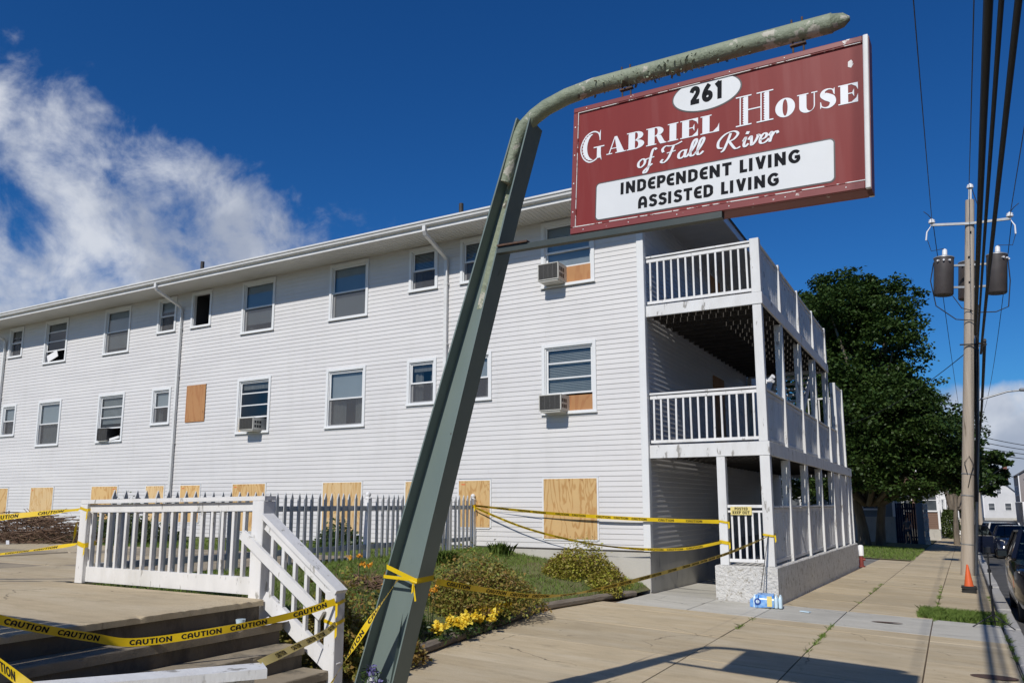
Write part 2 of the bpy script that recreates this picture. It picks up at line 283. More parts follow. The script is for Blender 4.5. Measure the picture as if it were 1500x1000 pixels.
MAT = dict(
 siding=M('vinyl_siding', (.59, .58, .575), (.655, .645, .635), 1.2, .55, c4=(.46, .455, .43), s4=1.6, t4=(.52, .78), a4=.22, st4=(1.6, 1.6, .28), stretch=(.4, .4, 2), bump=.08, bscale=18),
 vinyl=M('white_vinyl', (.74, .75, .75), (.68, .69, .69), 2, .4),
 alum=M('white_aluminium', (.72, .72, .71), (.62, .62, .60), 3, .4, c4=(.45, .44, .40), s4=2, t4=(.6, .8), a4=.5),
 soffit=M('soffit', (.60, .60, .58), (.55, .55, .53), 2, .6),
 paint=M('white_paint_on_wood', (.74, .74, .735), (.66, .66, .65), 5, .6, c4=(.55, .54, .50), s4=2.5, t4=(.52, .75), a4=.6, c3=(.34, .33, .30), s3=12, t3=(.61, .66), bump=.35, bscale=22, stretch=(1, 1, .35)),
 paintw=M('worn_white_paint', (.70, .71, .71), (.60, .60, .59), 4, .7, c3=(.30, .29, .27), s3=7, t3=(.585, .635), bump=.5, bscale=25, stretch=(1, 1, .3)),
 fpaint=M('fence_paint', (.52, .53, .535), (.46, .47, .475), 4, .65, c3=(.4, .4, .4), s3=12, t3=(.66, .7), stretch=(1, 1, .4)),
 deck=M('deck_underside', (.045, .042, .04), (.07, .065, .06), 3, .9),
 conc=conc_mat('warm_concrete', (.54, .44, .285), (.45, .365, .235), (.57, .49, .35)),
 conc2=conc_mat('grey_concrete', (.56, .54, .475), (.50, .48, .42), (.60, .58, .52)),
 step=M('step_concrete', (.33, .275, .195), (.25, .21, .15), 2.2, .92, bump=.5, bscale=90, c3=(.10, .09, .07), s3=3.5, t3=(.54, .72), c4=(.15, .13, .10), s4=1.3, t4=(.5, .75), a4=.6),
 riser=M('grimy_shaded_riser', (.17, .145, .11), (.12, .10, .08), 2.5, .95, bump=.5, bscale=60, c3=(.05, .045, .04), s3=3, t3=(.5, .7), stretch=(1, 1, .5)),  # grime, plus the shade of the risers put into a darker colour
 found=M('foundation_concrete', (.50, .48, .43), (.41, .395, .35), 2, .9, bump=.4, bscale=50, c3=(.22, .21, .20), s3=3, t3=(.60, .75), stretch=(1, 1, .5)),
 stucco=M('rough_stucco', (.70, .69, .66), (.54, .53, .50), 11, .95, bump=1, bscale=20, bdist=.05, c3=(.34, .31, .255), s3=8, t3=(.56, .64)),
 asph=M('asphalt', (.060, .060, .060), (.085, .083, .08), 3, .92, bump=.5, bscale=180, c3=(.035, .035, .035), s3=1.2, t3=(.55, .62)),
 drive=M('old_asphalt', (.17, .165, .15), (.23, .22, .20), 2, .95, bump=.5, bscale=120, c3=(.09, .085, .08), s3=1.5, t3=(.6, .66)),
 granite=M('granite', (.30, .295, .28), (.42, .41, .39), 20, .85, bump=.5, bscale=40),
 soil=M('soil', (.085, .055, .035), (.14, .095, .06), 8, 1, bump=1, bscale=40, bdist=.03),
 lawn=M('lawn_soil', (.13, .15, .05), (.18, .14, .075), 3, 1, bump=1, bscale=30, bdist=.03),
 ground=M('ground', (.09, .10, .05), (.12, .10, .06), .4, 1),
 blade=M('grass_blade', (.12, .21, .035), (.24, .32, .08), island=True, rough=.6, trans=.3, spec=.2),
 gblade=M('dry_grass_blade', (.15, .16, .05), (.30, .23, .11), island=True, rough=.7, trans=.3, spec=.2),
 leafa=M('azalea_leaf', (.20, .25, .04), (.30, .19, .055), island=True, rough=.5, trans=.25, c3=(.21, .10, .045), s3=2.6, t3=(.54, .70), spec=.3),
 leafb=M('yellow_green_leaf', (.34, .36, .04), (.27, .20, .05), island=True, rough=.5, trans=.3, c3=(.24, .13, .06), s3=3.2, t3=(.55, .66), spec=.3),
 leafc=M('dark_leaf', (.035, .075, .018), (.07, .11, .028), island=True, rough=.45, trans=.25, spec=.35),
 leafm=M('maple_leaf', (.024, .055, .011), (.055, .092, .018), island=True, rough=.5, trans=.22, spec=.3),
 leafh=M('hedge_leaf', (.04, .075, .018), (.09, .12, .03), island=True, rough=.6, trans=.2),
 petal=M('yellow_petal', (.86, .62, .02), (.88, .72, .10), island=True, rough=.6, trans=.3),
 opetal=M('orange_petal', (.80, .33, .02), (.8, .45, .05), island=True, rough=.6, trans=.25),
 bark=M('bark', (.13, .105, .08), (.22, .185, .145), 5, .95, bump=1, bscale=14, bdist=.05, stretch=(1, 1, .25)),
 twig=M('dead_twig', (.11, .065, .04), (.19, .12, .075), island=True, rough=.9),
 timber=M('weathered_timber', (.13, .105, .08), (.23, .195, .155), 9, .95, bump=.9, bscale=18, bdist=.02, stretch=(1, .15, 1), c3=(.05, .04, .03), s3=9, t3=(.6, .66)),
 poleW=M('weathered_pole', (.34, .285, .225), (.46, .40, .33), 6, .9, bump=.7, bscale=20, stretch=(1.5, 1.5, .05), c3=(.16, .125, .09), s3=7, t3=(.60, .66), bdist=.02),
 green=M('green_steel_paint', (.135, .18, .17), (.165, .21, .195), 3, .5, c3=(.045, .06, .055), s3=5, t3=(.66, .72), stretch=(1, 1, .3), bump=.1, bscale=12),
 greenl=M('flaking_green_pipe', (.20, .235, .165), (.255, .29, .205), 5, .6, c3=(.46, .44, .37), s3=5.2, t3=(.575, .59), c4=(.10, .095, .07), s4=6, t4=(.63, .68), bump=.8, bscale=16, bdist=.02),
 rust=M('rusty_iron', (.12, .06, .035), (.05, .04, .035), 30, .8, bump=.4, bscale=60),
 red=M('sign_red', (.200, .030, .028), (.222, .038, .034), 2, .42, c4=(.27, .085, .08), s4=2.5, t4=(.52, .80), a4=.7, stretch=(4, 4, .35), spec=.2),
 redtrim=M('sign_red_trim', (.19, .034, .032), (.22, .042, .038), 4, .45, c3=(.62, .58, .55), s3=16, t3=(.66, .69)),
 chip=M('peeling_white_edge', (.74, .73, .71), (.68, .66, .64), 6, .6, c3=(.20, .036, .034), s3=9, t3=(.52, .55)),
 chipw=M('white_trim_edge', (.78, .78, .77), (.70, .69, .67), 6, .6, c3=(.22, .05, .045), s3=12, t3=(.66, .69)),
 signw=M('sign_white', (.70, .72, .73), (.65, .67, .68), 3, .4, c4=(.58, .59, .58), s4=2, t4=(.55, .8), a4=.6),
 lettw=M('letter_white', (.74, .76, .79), None, rough=.4), ink=M('letter_black', (.016, .017, .020), None, rough=.8, spec=.08), rim=M('sign_rim', (.075, .07, .07), None, rough=.5),
 tape=M('caution_yellow', (.78, .55, .012), (.70, .48, .012), 6, .35, trans=.12, spec=.5),
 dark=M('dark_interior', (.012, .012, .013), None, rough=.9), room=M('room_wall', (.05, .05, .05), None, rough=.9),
 blind=M('window_blind', (.42, .44, .45), (.36, .38, .39), 3, .7), shade=M('roller_shade', (.50, .53, .56), (.45, .48, .51), 1.5, .8),
 curt2=M('lace_curtain', (.50, .50, .48), (.40, .40, .39), 6, .9, stretch=(6, 1, 1)), brace=M('dark_green_bar', (.030, .045, .043), (.05, .06, .055), 6, .5),
 curtain=M('curtain', (.35, .34, .33), (.20, .20, .20), 4, .9, stretch=(9, 1, .6)),
 ply=ply_mat('plywood', (.72, .48, .21), (.52, .29, .10)), ply2=ply_mat('older_plywood', (.52, .26, .105), (.43, .195, .075), .7, 3.), ply3=ply_mat('pale_plywood', (.72, .51, .26), (.56, .34, .13), 1.3, 7.),
 acw=M('ac_case', (.58, .57, .52), (.48, .47, .42), 12, .5), acd=M('ac_grille', (.10, .10, .095), (.16, .155, .15), 30, .6, c3=(.4, .4, .38), s3=14, t3=(.68, .72)),
 roof=M('asphalt_shingle', (.075, .07, .068), (.115, .11, .105), 9, .95, bump=.6, bscale=30), vent=M('vent_pipe', (.03, .027, .025), (.06, .05, .045), 9, .7),
 black=M('black_plastic', (.018, .018, .02), None, rough=.5), rubber=M('tyre_rubber', (.02, .02, .02), (.03, .03, .03), 9, .85),
 wire=M('cable_black', (.012, .012, .013), None, rough=.6), wire2=M('bare_wire', (.05, .05, .055), None, rough=.5),
 can=M('transformer_brown', (.052, .045, .042), (.075, .062, .058), 3, .5, c3=(.10, .05, .04), s3=2, t3=(.6, .75)), porc=M('porcelain', (.70, .71, .72), None, rough=.25), galv=M('galvanised', (.33, .34, .345), (.26, .27, .275), 9, .45, metal=.5),
 cone=M('cone_orange', (.72, .13, .035), (.62, .11, .03), 6, .5), blue=M('wrap_blue', (.05, .22, .62), (.30, .50, .75), 14, .25), bluel=M('wrap_pale', (.55, .70, .80), None, rough=.2), yel=M('notice_yellow', (.72, .60, .22), None, rough=.5),
 white=M('plain_white', (.78, .78, .78), None, rough=.6), cloth=M('white_cloth', (.70, .70, .72), None, rough=.9), redp=M('red_paint', (.24, .045, .03), (.17, .035, .03), 9, .6),
 glass=glass_mat('window_glass', (.80, .84, .84), .05), carglass=glass_mat('car_glass', (.12, .15, .15), .04), screen=screen_mat('insect_screen', (.13, .13, .135), .48),
 skin=M('skin', (.45, .28, .20), None, rough=.6), shirt=M('shirt', (.12, .13, .15), None, rough=.9), shorts=M('shorts', (.06, .07, .10), None, rough=.9), hair=M('hair', (.05, .03, .02), None, rough=.7),
)

# ------------------------------------------------------------------ the lie of the land
def zg(x, y): return -.035 * x - .021 * min(max(y + 1, 0), 61) - .004 * max(y - 60, 0)
def zroad(x, y): return zg(5.7, y) - .13 + .012 * (min(x, 10) - 5.8) - .012 * max(x - 10, 0)
def xs(x, y): return x + .012 * max(y, 0) * min(x, 5.7) / 5.7            # the street bears a little to the right
TP = [(-.16, -9.2), (-.14, -7.35), (-.38, -5.3), (-.58, -3.45), (-.34, -2.0), (-.06, -.75), (.0, .2)]      # line of the timber edging
def tx(y): return float(np.interp(y, [p[1] for p in TP], [p[0] for p in TP]))
def lawn_z(x, y):
    t = min(max((tx(y) - x) / 3.4, 0), 1); return .045 + .645 * t ** .6 + .012 * math.sin(3.1 * x + 1.7 * y) * min(1, t * 5)
def sheet(name, xs_, ys_, zf, mat, parent=None, xf=None):
    mb = MB(); nx = len(xs_); ny = len(ys_)
    v = [((xf(x, y) if xf else x), y, zf(x, y)) for y in ys_ for x in xs_]
    f = [(j * nx + i, j * nx + i + 1, (j + 1) * nx + i + 1, (j + 1) * nx + i) for j in range(ny - 1) for i in range(nx - 1)]
    mb.add(v, f); return mb.build(name, mat, parent)
YS = [-400, -150, -60, -30, -20, -15, -12, -9, -6, -3, -1, 1, 4, 8, 12, 16, 20, 26, 32, 40, 50, 60, 62, 80, 110, 160, 240, 400, 700, 1200]
ground = struct(sheet('ground', [-1200, -400, -100, -30, -10, -5, 0, 3, 6, 9, 12, 16, 22, 60, 200, 600, 1200], YS, lambda x, y: zg(min(max(x, -2), 8), y) - .42, MAT['ground']))
road = struct(sheet('road', [5.7, 7, 8.5, 10, 11.5, 13, 14.4], YS[2:-2], zroad, MAT['asph'], xf=xs))
far_walk = struct(sheet('far_pavement', [14.3, 16.6], YS[2:-2], lambda x, y: zroad(14.3, y) + .13, MAT['conc'], xf=xs))
# pavement: slabs with open joints on a dark bed
walk = struct(sheet('pavement', [-.9, 2, 4, 5.55], YS[2:-2], lambda x, y: zg(x, y) - .03, MAT['soil'], xf=xs))
def slab(x0, x1, y0, y1, mat, name='paving_slab', parent=walk, dz=0., top=zg, t=.09, c=.003):
    mb = MB(); e = c
    o = [(x0, y0), (x1, y0), (x1, y1), (x0, y1)]; i = [(x0 + e, y0 + e), (x1 - e, y0 + e), (x1 - e, y1 - e), (x0 + e, y1 - e)]
    v = [(xs(x, y), y, top(x, y) + dz - t) for x, y in o] + [(xs(x, y), y, top(x, y) + dz - e) for x, y in o] + [(xs(x, y), y, top(x, y) + dz) for x, y in i]
    f = [(8, 9, 10, 11)] + [(a, (a + 1) % 4, 4 + (a + 1) % 4, 4 + a) for a in range(4)] + [(4 + a, 4 + (a + 1) % 4, 8 + (a + 1) % 4, 8 + a) for a in range(4)]
    mb.add(v, f); return mb.build(name, mat, parent)
g_ = .007
rows = [-16.2 + 1.55 * k for k in range(10)]; rows = [y for y in rows if y < -2.2] + [-1.76]
cols = [-.70, 2.27, 3.38, 4.64, 5.56]
for a, b in zip(rows[:-1], rows[1:]):
    for c0, c1 in zip(cols[:-1], cols[1:]):
        slab(c0 + g_, c1 - g_, a + g_ * .6, b - g_ * .6, MAT['conc'], dz=random.uniform(-.003, .003))
for c0, c1 in zip([-.02, 1.2, 2.27, 3.38, 4.64], [1.2, 2.27, 3.38, 4.64, 5.56]):
    slab(c0 + g_, c1 - g_, -1.75, .02 if c1 < 2.2 else (-.02 if c1 < 2.3 else .14), MAT['conc2'], dz=random.uniform(-.002, .002))
y = .16
while y < 44:
    y2 = y + 1.55
    for c0, c1 in zip([2.33, 3.40, 4.64], [3.40, 4.64, 5.56]):
        if c0 > 4.5 and y < 1.7: slab(c0 + g_, c1 - g_, y, y2, MAT['soil'], dz=-.02)
        else: slab(c0 + g_, c1 - g_, y + g_ * .6, y2 - g_ * .6, MAT['conc'], dz=random.uniform(-.003, .004))
    y = y2
far_slabs = sheet('far_slabs', [3.4, 5.56], [y, 60, 62, 90, 140, 240], zg, MAT['conc'], walk, xs)
for k in range(9): slab(.02, 1.21, .05 + 1.45 * k, 1.48 + 1.45 * k, MAT['conc2'], dz=-.01)
# driveway beyond the porch
drive = struct(sheet('driveway', [-14, -6, 0, 2.3, 3.36], [13.35, 16, 19.4], lambda x, y: zg(x, y) - .002 if x > -1 else zg(-1, y) - .002, MAT['drive'], xf=xs))
verge = struct(sheet('verge', [-14, -6, 0, 2.3, 3.36], [19.45, 26, 34, 41, 50, 58], lambda x, y: zg(max(x, -1), y) + .03, MAT['lawn'], xf=xs))
# granite kerb
kerb = struct(sheet('kerb', [5.575, 5.79], YS[4:-2], lambda x, y: zg(5.6, y) - .05, MAT['granite'], xf=xs))
y = -15.
while y < 46:
    l = random.uniform(1.1, 1.9); dz = random.uniform(-.015, .02); tl = random.uniform(-.012, .012)
    slab(5.585, 5.80, y + .012, y + l - .012, MAT['granite'], 'kerb_stone', kerb, dz, lambda x, yy, tl=tl: zg(5.65, yy) + tl * (x - 5.7) * 4, .22, .015); y += l
# hand-hole covers set into the pavement
for (x, y, rx, ry, lb) in ((5.29, -4.26, .23, .13, 'round rusty cover in the pavement near the kerb'), (4.05, -.9, .22, .05, 'flat rusty plate set in the pale concrete strip')):
    mb = MB(); n = 20; z = zg(x, y) + .006
    mb.add([(x + rx * math.cos(2 * math.pi * k / n), y + ry * math.sin(2 * math.pi * k / n), z) for k in range(n)] + [(x + rx * .8 * math.cos(2 * math.pi * k / n), y + ry * .8 * math.sin(2 * math.pi * k / n), z + .004) for k in range(n)],
           [tuple(range(n, 2 * n))] + [(k, (k + 1) % n, n + (k + 1) % n, n + k) for k in range(n)])
    tag(mb.build('utility_cover', MAT['rust']), lb, 'utility cover')
# lawn bank between the fence, the wall and the pavement
lx = [0, .1, .2, .3, .4, .5, .6, .7, .8, .87, .93, .97, 1.0]; ly = [-9.04, -8.4, -7.6, -6.8, -6, -5.2, -4.4, -3.6, -2.8, -2, -1.2, -.6, .0]
lxf = lambda f, y: -3.98 + (tx(y) + 3.98) * f
lawn = struct(sheet('lawn', lx, ly, lambda f, y: lawn_z(lxf(f, y), y), MAT['lawn'], xf=lxf))
back_lawn = struct(sheet('back_lawn', [-32, -20, -14, -9, -6, -3.96], [-3.75, -2, 0], lambda x, y: .70, MAT['lawn']))
# concrete yard left of the fence, in slabs
yard = struct(MB().box(-32, -3.97, -16, -3.72, .3, .70).build('yard', MAT['soil']))
ycx = [-32, -18, -13.2, -9.4, -6.6, -3.96]; ycy = [-16, -12.5, -9.9, -7.4, -5.5, -3.72]
for i in range(5):
    for j in range(5):
        mb = MB(); dz = random.uniform(-.012, .008); tilt = random.uniform(-.006, .006)
        x0, x1, y0, y1 = ycx[i] + .012, ycx[i + 1] - .012, ycy[j] + .012, ycy[j + 1] - .012
        mb.box(x0, x1, y0, y1, .62, .745 + dz, c=.012); me = mb
        mb.build('yard_slab', MAT['step'] if (i + j) % 3 else MAT['conc'], yard)
# landing and steps
st = thing('entrance_steps', 'worn concrete landing and steps down to the pavement beside the sign post', 'steps', (0, -9.05, 0))
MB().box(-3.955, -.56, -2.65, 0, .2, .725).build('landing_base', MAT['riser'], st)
def worn_slab(x0, x1, y0, y1, z0, z1, name, mat):
    mb = MB(); ny = 60; nx = [0, .4, .8, .93, .98, 1.0]; v = []
    ch = [max(0, random.gauss(.001, .002)) + (random.uniform(.005, .014) if random.random() < .05 else 0) for _ in range(ny + 1)]
    for j in range(ny + 1):
        y = y0 + (y1 - y0) * j / ny
        for i, f in enumerate(nx):
            d = ch[j] if i == 5 else ch[j] * .35 if i == 4 else 0
            v.append((x0 + (x1 - x0) * f - (ch[j] * .6 if i == 5 else 0), y, z1 - (d + .006 if i == 5 else d) ))
        v.append((x1 - ch[j] * .25, y, z1 - .016 - ch[j])); v.append((x1, y, z0)); v.append((x0, y, z0))
    k = 9; mb.add(v, [(j * k + i, j * k + (i + 1) % k, (j + 1) * k + (i + 1) % k, (j + 1) * k + i) for j in range(ny) for i in range(k)] + [tuple(range(k)), tuple(range(ny * k, ny * k + k))[::-1]])
    return mb.build(name, mat, st)
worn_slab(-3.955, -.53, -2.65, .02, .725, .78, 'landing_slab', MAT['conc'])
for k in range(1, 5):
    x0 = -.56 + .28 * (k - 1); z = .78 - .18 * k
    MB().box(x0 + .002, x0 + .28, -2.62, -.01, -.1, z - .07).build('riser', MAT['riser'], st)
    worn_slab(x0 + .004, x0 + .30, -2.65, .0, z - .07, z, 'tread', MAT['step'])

# ------------------------------------------------------------------ the long white building
bld = thing('apartment_building', 'long three-storey white-sided building with boarded ground-floor windows', 'building')
BIG = [(-20.83, -19.54), (-17.60, -16.31), (-11.47, -10.22), (-8.30, -7.04), (-2.27, -1.03)]
NAR = [(-22.98, -22.12), (-15.04, -14.20), (-13.55, -12.70), (-5.80, -4.97), (-4.35, -3.50)]
Z1, Z2, Z3 = (.93, 2.17), (3.46, 4.945), (6.17, 7.625); N1, N2, N3 = (1.13, 2.16), (3.87, 4.945), (6.57, 7.625)
OPEN = [(a, b, *z) for a, b in BIG for z in (Z1, Z2, Z3)] + [(a, b, *z) for a, b in NAR for z in (N1, N2, N3)]
EX = .1016; ZB = .755; ZT = 7.66; XL = -34.
# backing wall with real openings
xcut = sorted({XL, 0.} | {v for o in OPEN for v in o[:2]}); zcut = sorted({.0, ZT} | {v for o in OPEN for v in o[2:]})
mb = MB()
for i in range(len(xcut) - 1):
    for j in range(len(zcut) - 1):
        cx, cz = (xcut[i] + xcut[i + 1]) / 2, (zcut[j] + zcut[j + 1]) / 2
        if any(o[0] < cx < o[1] and o[2] < cz < o[3] for o in OPEN): continue
        mb.quad((xcut[i], .012, zcut[j]), (xcut[i + 1], .012, zcut[j]), (xcut[i + 1], .012, zcut[j + 1]), (xcut[i], .012, zcut[j + 1]))
mb.quad((-.012, .012, 0), (-.012, 13.4, 0), (-.012, 13.4, ZT), (-.012, .012, ZT)); mb.quad((XL, .012, 0), (XL, 13.4, 0), (XL, 13.4, ZT), (XL, .012, ZT))
mb.quad((XL, 13.4, 0), (0, 13.4, 0), (0, 13.4, ZT), (XL, 13.4, ZT))
wall = mb.build('wall', MAT['siding'], bld)
# clapboards, one piece per course, cut round the openings
nC = int((ZT - ZB) / EX) + 1
CL = []                                                   # (apparent size, vertices, faces) of every length of clapboard
def course(P, a, b, z0, z1, w, near):
    v = [P(a, .013 + w, z0), P(b, .013 + w, z0), P(b, .004, z1), P(a, .004, z1), P(a, -.008, z0), P(b, -.008, z0), P(a, .0145 + w, z0 + .010), P(b, .0145 + w, z0 + .010)]
    CL.append(((b - a) / near, v, [(0, 1, 7, 6), (6, 7, 2, 3), (4, 5, 1, 0)]))
for k in range(nC):
    z0 = ZB + k * EX; z1 = min(z0 + EX + .004, ZT); w = random.uniform(-.001, .001)
    cuts = sorted((o[0] + .02, o[1] - .02) for o in OPEN if o[2] + .03 < z0 + .6 * EX and o[3] - .03 > z0 + .4 * EX)
    x = XL
    for a, b in cuts + [(-.05, 0)]:
        e = x
        while a - e > 4.4:
            q = e + random.uniform(2.6, 3.7); course(lambda t, d, z: (t, -d, z), e, q, z0, z1, w + random.uniform(-.0004, .0004), 14.5 - (e + q) / 2 * .6); e = q + .0015
        course(lambda t, d, z: (t, -d, z), e, a, z0, z1, w + random.uniform(-.0004, .0004), 14.5 - (e + a) / 2 * .6); x = b
dcut = [(5.0, 6.05, 2.75, 4.85), (5.0, 6.05, 5.52, 7.5)]
for k in range(nC):
    z0 = ZB + k * EX; z1 = min(z0 + EX + .004, ZT); segs = [(.06, 13.4)]
    for d in dcut:
        if d[2] < z0 + .5 * EX < d[3]: segs = [(.06, d[0]), (d[1], 13.4)]
    for a, b in segs: course(lambda t, d, z: (d, t, z), a, b, z0, z1, 0, 60)
CL.sort(key=lambda t: -t[0]); rest = MB()
for i, (q, v, f) in enumerate(CL):
    if i < 296: MB().add(v, f).build('siding_board', MAT['siding'], wall)
    else: rest.add(v, f)
stuff(rest.build('short_siding_boards', MAT['siding'], wall))
MB().box(XL, -.005, -.004, .05, -.3, .735).box(-.3, -.002, .05, 13.4, -.5, .735).build('foundation', MAT['found'], bld)
MB().box(XL, -.03, -.012, -.005, .728, .757).build('starter_strip', MAT['vent'], bld)
MB().box(-.115, .028, -.034, .0, .745, ZT - .002, c=.004).box(.0, .0285, .001, .11, .745, ZT - .002, c=.004).build('corner_board', MAT['vinyl'], bld)
# side doors under the porch
for (a, b, z0, z1) in dcut: MB().box(.0, .035, a, b, z0, z1, c=.005).build('side_door', MAT['ply2'], bld)
# eave: soffit panels, fascia, gutter, roof
pan = MB(); pw = .305
for k in range(3):
    x0 = k * pw / 3; pan.add([(x0 + .003, -.88, ZT), (x0 + pw / 3 - .011, -.88, ZT), (x0 + pw / 3 - .011, 0, ZT), (x0 + .003, 0, ZT),
                              (x0 + pw / 3 - .006, -.88, ZT + .014), (x0 + pw / 3 - .006, 0, ZT + .014), (x0 + pw / 3 + .003, -.88, ZT), (x0 + pw / 3 + .003, 0, ZT)], [(0, 1, 2, 3), (1, 4, 5, 2), (4, 6, 7, 5)])
pm = pan.mesh('soffit_panel'); pm.materials.append(MAT['soffit'])
sof = MB().box(XL, .0, -.875, .0, ZT + .02, ZT + .06).build('soffit', MAT['soffit'], bld)
k = 0
while -k * pw - pw > XL: obj('soffit_panel', pm, None, sof, (-(k + 1) * pw - .004, 0, 0)); k += 1
# end soffit over the porch
es = MB()
for j in range(44):
    y0 = -.88 + j * .325
    es.box(.0, 1.20, y0, y0 + .315, ZT - .001, ZT + .02)
es.build('end_soffit', MAT['soffit'], bld)
fa = MB().box(XL, 1.235, -.905, -.882, ZT - .03, ZT + .17).box(1.21, 1.235, -.88, 13.9, ZT - .03, ZT + .17).build('fascia', MAT['alum'], bld)
prof = [(-.907, ZT + .165), (-.907, ZT + .05), (-.955, ZT + .05), (-.985, ZT + .075), (-.995, ZT + .115), (-1.02, ZT + .135), (-1.022, ZT + .172), (-1.005, ZT + .172), (-1.005, ZT + .15), (-.925, ZT + .07), (-.915, ZT + .165)]
MB().prism(prof, 'x', XL, 1.24).build('gutter', MAT['alum'], bld)
rz = ZT + .17
mb = MB(); mb.add([(XL, -.93, rz), (1.27, -.93, rz), (1.27, 13.95, rz), (XL, 13.95, rz), (XL, 6.5, rz + 1.25), (-5.0, 6.5, rz + 1.25)], [(0, 1, 5, 4), (1, 2, 5), (2, 3, 4, 5), (0, 4, 3)])
mb.box(XL, 1.262, -.92, 13.94, rz - .03, rz - .004); mb.build('roof', MAT['roof'], bld)
for (x, y, h) in ((-23.3, .6, .62), (-14.0, .6, .85), (-4.75, .6, .85), (-.6, 1.2, .5)):
    z0 = rz + .12; MB().tube([(x, y, z0), (x, y, z0 + h)], .055, 12).tube([(x, y, z0 + .1), (x, y, z0 + .16)], .075, 12).build('vent_pipe', MAT['vent'], bld)
for x in (-23.15, -13.92, -4.70):
    mb = MB(); pth = [(x, -.95, ZT + .07), (x, -.95, ZT - .06), (x, -.90, ZT - .12), (x, -.14, ZT - .40), (x, -.075, ZT - .47), (x, -.075, .85), (x, -.10, .80), (x, -.22, .76)]
    for a, b in zip(pth[:-1], pth[1:]): mb.bar(a, b, .082, .062, up=(0, -1, .35) if abs(b[1] - a[1]) < .2 else (0, 0, 1))
    d = mb.build('downspout', MAT['alum'], bld)
    for z in (1.6, 3.3, 5.2, 6.6): MB().box(x - .055, x + .055, -.109, -.02, z, z + .03).build('strap', MAT['alum'], d)
# windows
pane_cache = {}
def window(a, b, z0, z1, shade=.5, kind='dh', low='screen', blind='shade', sash_up=0., mid=.5):
    w, h = b - a, z1 - z0; cs = .075
    fr = MB()
    for (p, q, r, s_) in ((a, a + cs, z0, z1), (b - cs, b, z0, z1), (a + cs + .0005, b - cs - .0005, z1 - cs, z1), (a + cs + .0005, b - cs - .0005, z0, z0 + .06)):
        fr.box(p, q, -.040, .07, r, s_, c=.004)
    fr.box(a - .012, b + .012, -.062, -.0405, z0 - .012, z0 + .028, c=.004)
    # shallow stepped jamb liner
    i0, i1, j0, j1 = a + cs, b - cs, z0 + .06, z1 - cs
    for (p, q, r, s_) in ((i0 + .0003, i0 + .022, j0, j1), (i1 - .022, i1 - .0003, j0, j1), (i0 + .0225, i1 - .0225, j1 - .025, j1 - .0003)): fr.box(p, q, -.012, .072, r, s_)
    f = fr.build('window', MAT['vinyl'], bld)
    i0 += .022; i1 -= .022; j1 -= .025
    zm = j0 + (j1 - j0) * mid; sw = .036
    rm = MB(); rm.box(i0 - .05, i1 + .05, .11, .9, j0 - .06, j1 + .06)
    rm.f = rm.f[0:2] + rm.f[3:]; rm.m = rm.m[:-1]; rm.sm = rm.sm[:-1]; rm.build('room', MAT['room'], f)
    def sash(y, za, zb, nm, rails=0, pane='glass'):
        mb = MB(); mb.box(i0, i0 + sw, y, y + .025, za, zb); mb.box(i1 - sw, i1, y, y + .025, za, zb)
        zs = [za, zb - sw] + [za + (zb - za) * t for t in ([] if not rails else [r / (rails + 1) for r in range(1, rails + 1)])]
        for z in zs: mb.box(i0 + sw + .0004, i1 - sw - .0004, y + .0005, y + .0245, z, z + sw * (1 if z in (za, zb - sw) else .8))
        mb.build(nm, MAT['vinyl'], f)
        MB().quad((i0 + .01, y + .012, za + .01), (i1 - .01, y + .012, za + .01), (i1 - .01, y + .012, zb - .01), (i0 + .01, y + .012, zb - .01)).build('pane', MAT[pane], f)
    if kind == 'dh':
        sash(.012, zm - .018, j1, 'upper_sash'); 
        if sash_up < .99: sash(.045, j0 + (zm - j0) * sash_up, zm + .018, 'lower_sash')
        if low == 'screen':
            MB().quad((i0, .030, j0), (i1, .030, j0), (i1, .030, zm - .02), (i0, .030, zm - .02)).build('insect_screen', MAT['screen'], f)
    elif kind == 'rows':
        zz = j0 + (j1 - j0) * .27; n = 3
        sash(.020, zz, j1, 'storm_sash', 2)
    elif kind == 'open':
        pass
    if kind == 'dh' and low == 'screen':
        rc = random.Random(int(a * 977 + z0 * 31)); cov = rc.uniform(.35, 1.0); zc = j0 + (j1 - j0) * rc.uniform(.55, .95); cw = MB(); nn_ = 46; vv = []
        for q in range(nn_):
            f_ = q / (nn_ - 1); xx = i0 + (i1 - i0) * f_; gap = .0 if cov > .8 else (.5 - abs(f_ - .5)) * (1 - cov)
            for zz_ in (j0 + .02 + gap * .5 * rc.random(), zc): vv.append((xx, .125 + .014 * math.sin(f_ * 38 + rc.uniform(-.4, .4)) + gap * .5, zz_))
        cw.add(vv, [(2 * q, 2 * q + 2, 2 * q + 3, 2 * q + 1) for q in range(nn_ - 1) if cov > .8 or abs(q / nn_ - .5) > .5 * (1 - cov)], 0, True).build('curtain', MAT['curt2' if rc.random() < .55 else 'curtain'], f)
    if shade > 0:
        zb = j1 - (j1 - j0) * shade; mb = MB()
        if blind == 'blind':
            nS = int((j1 - zb) / .034)
            for q in range(nS):
                z = j1 - q * .034; mb.quad((i0 + .004, .084, z - .031), (i1 - .004, .084, z - .031), (i1 - .004, .100, z), (i0 + .004, .100, z))
        else: mb.box(i0 + .004, i1 - .004, .088, .094, zb, j1)
        mb.build('blind' if blind == 'blind' else 'roller_shade' if blind == 'shade' else 'curtain', MAT[blind], f)
    return f, (i0, i1, j0, j1)
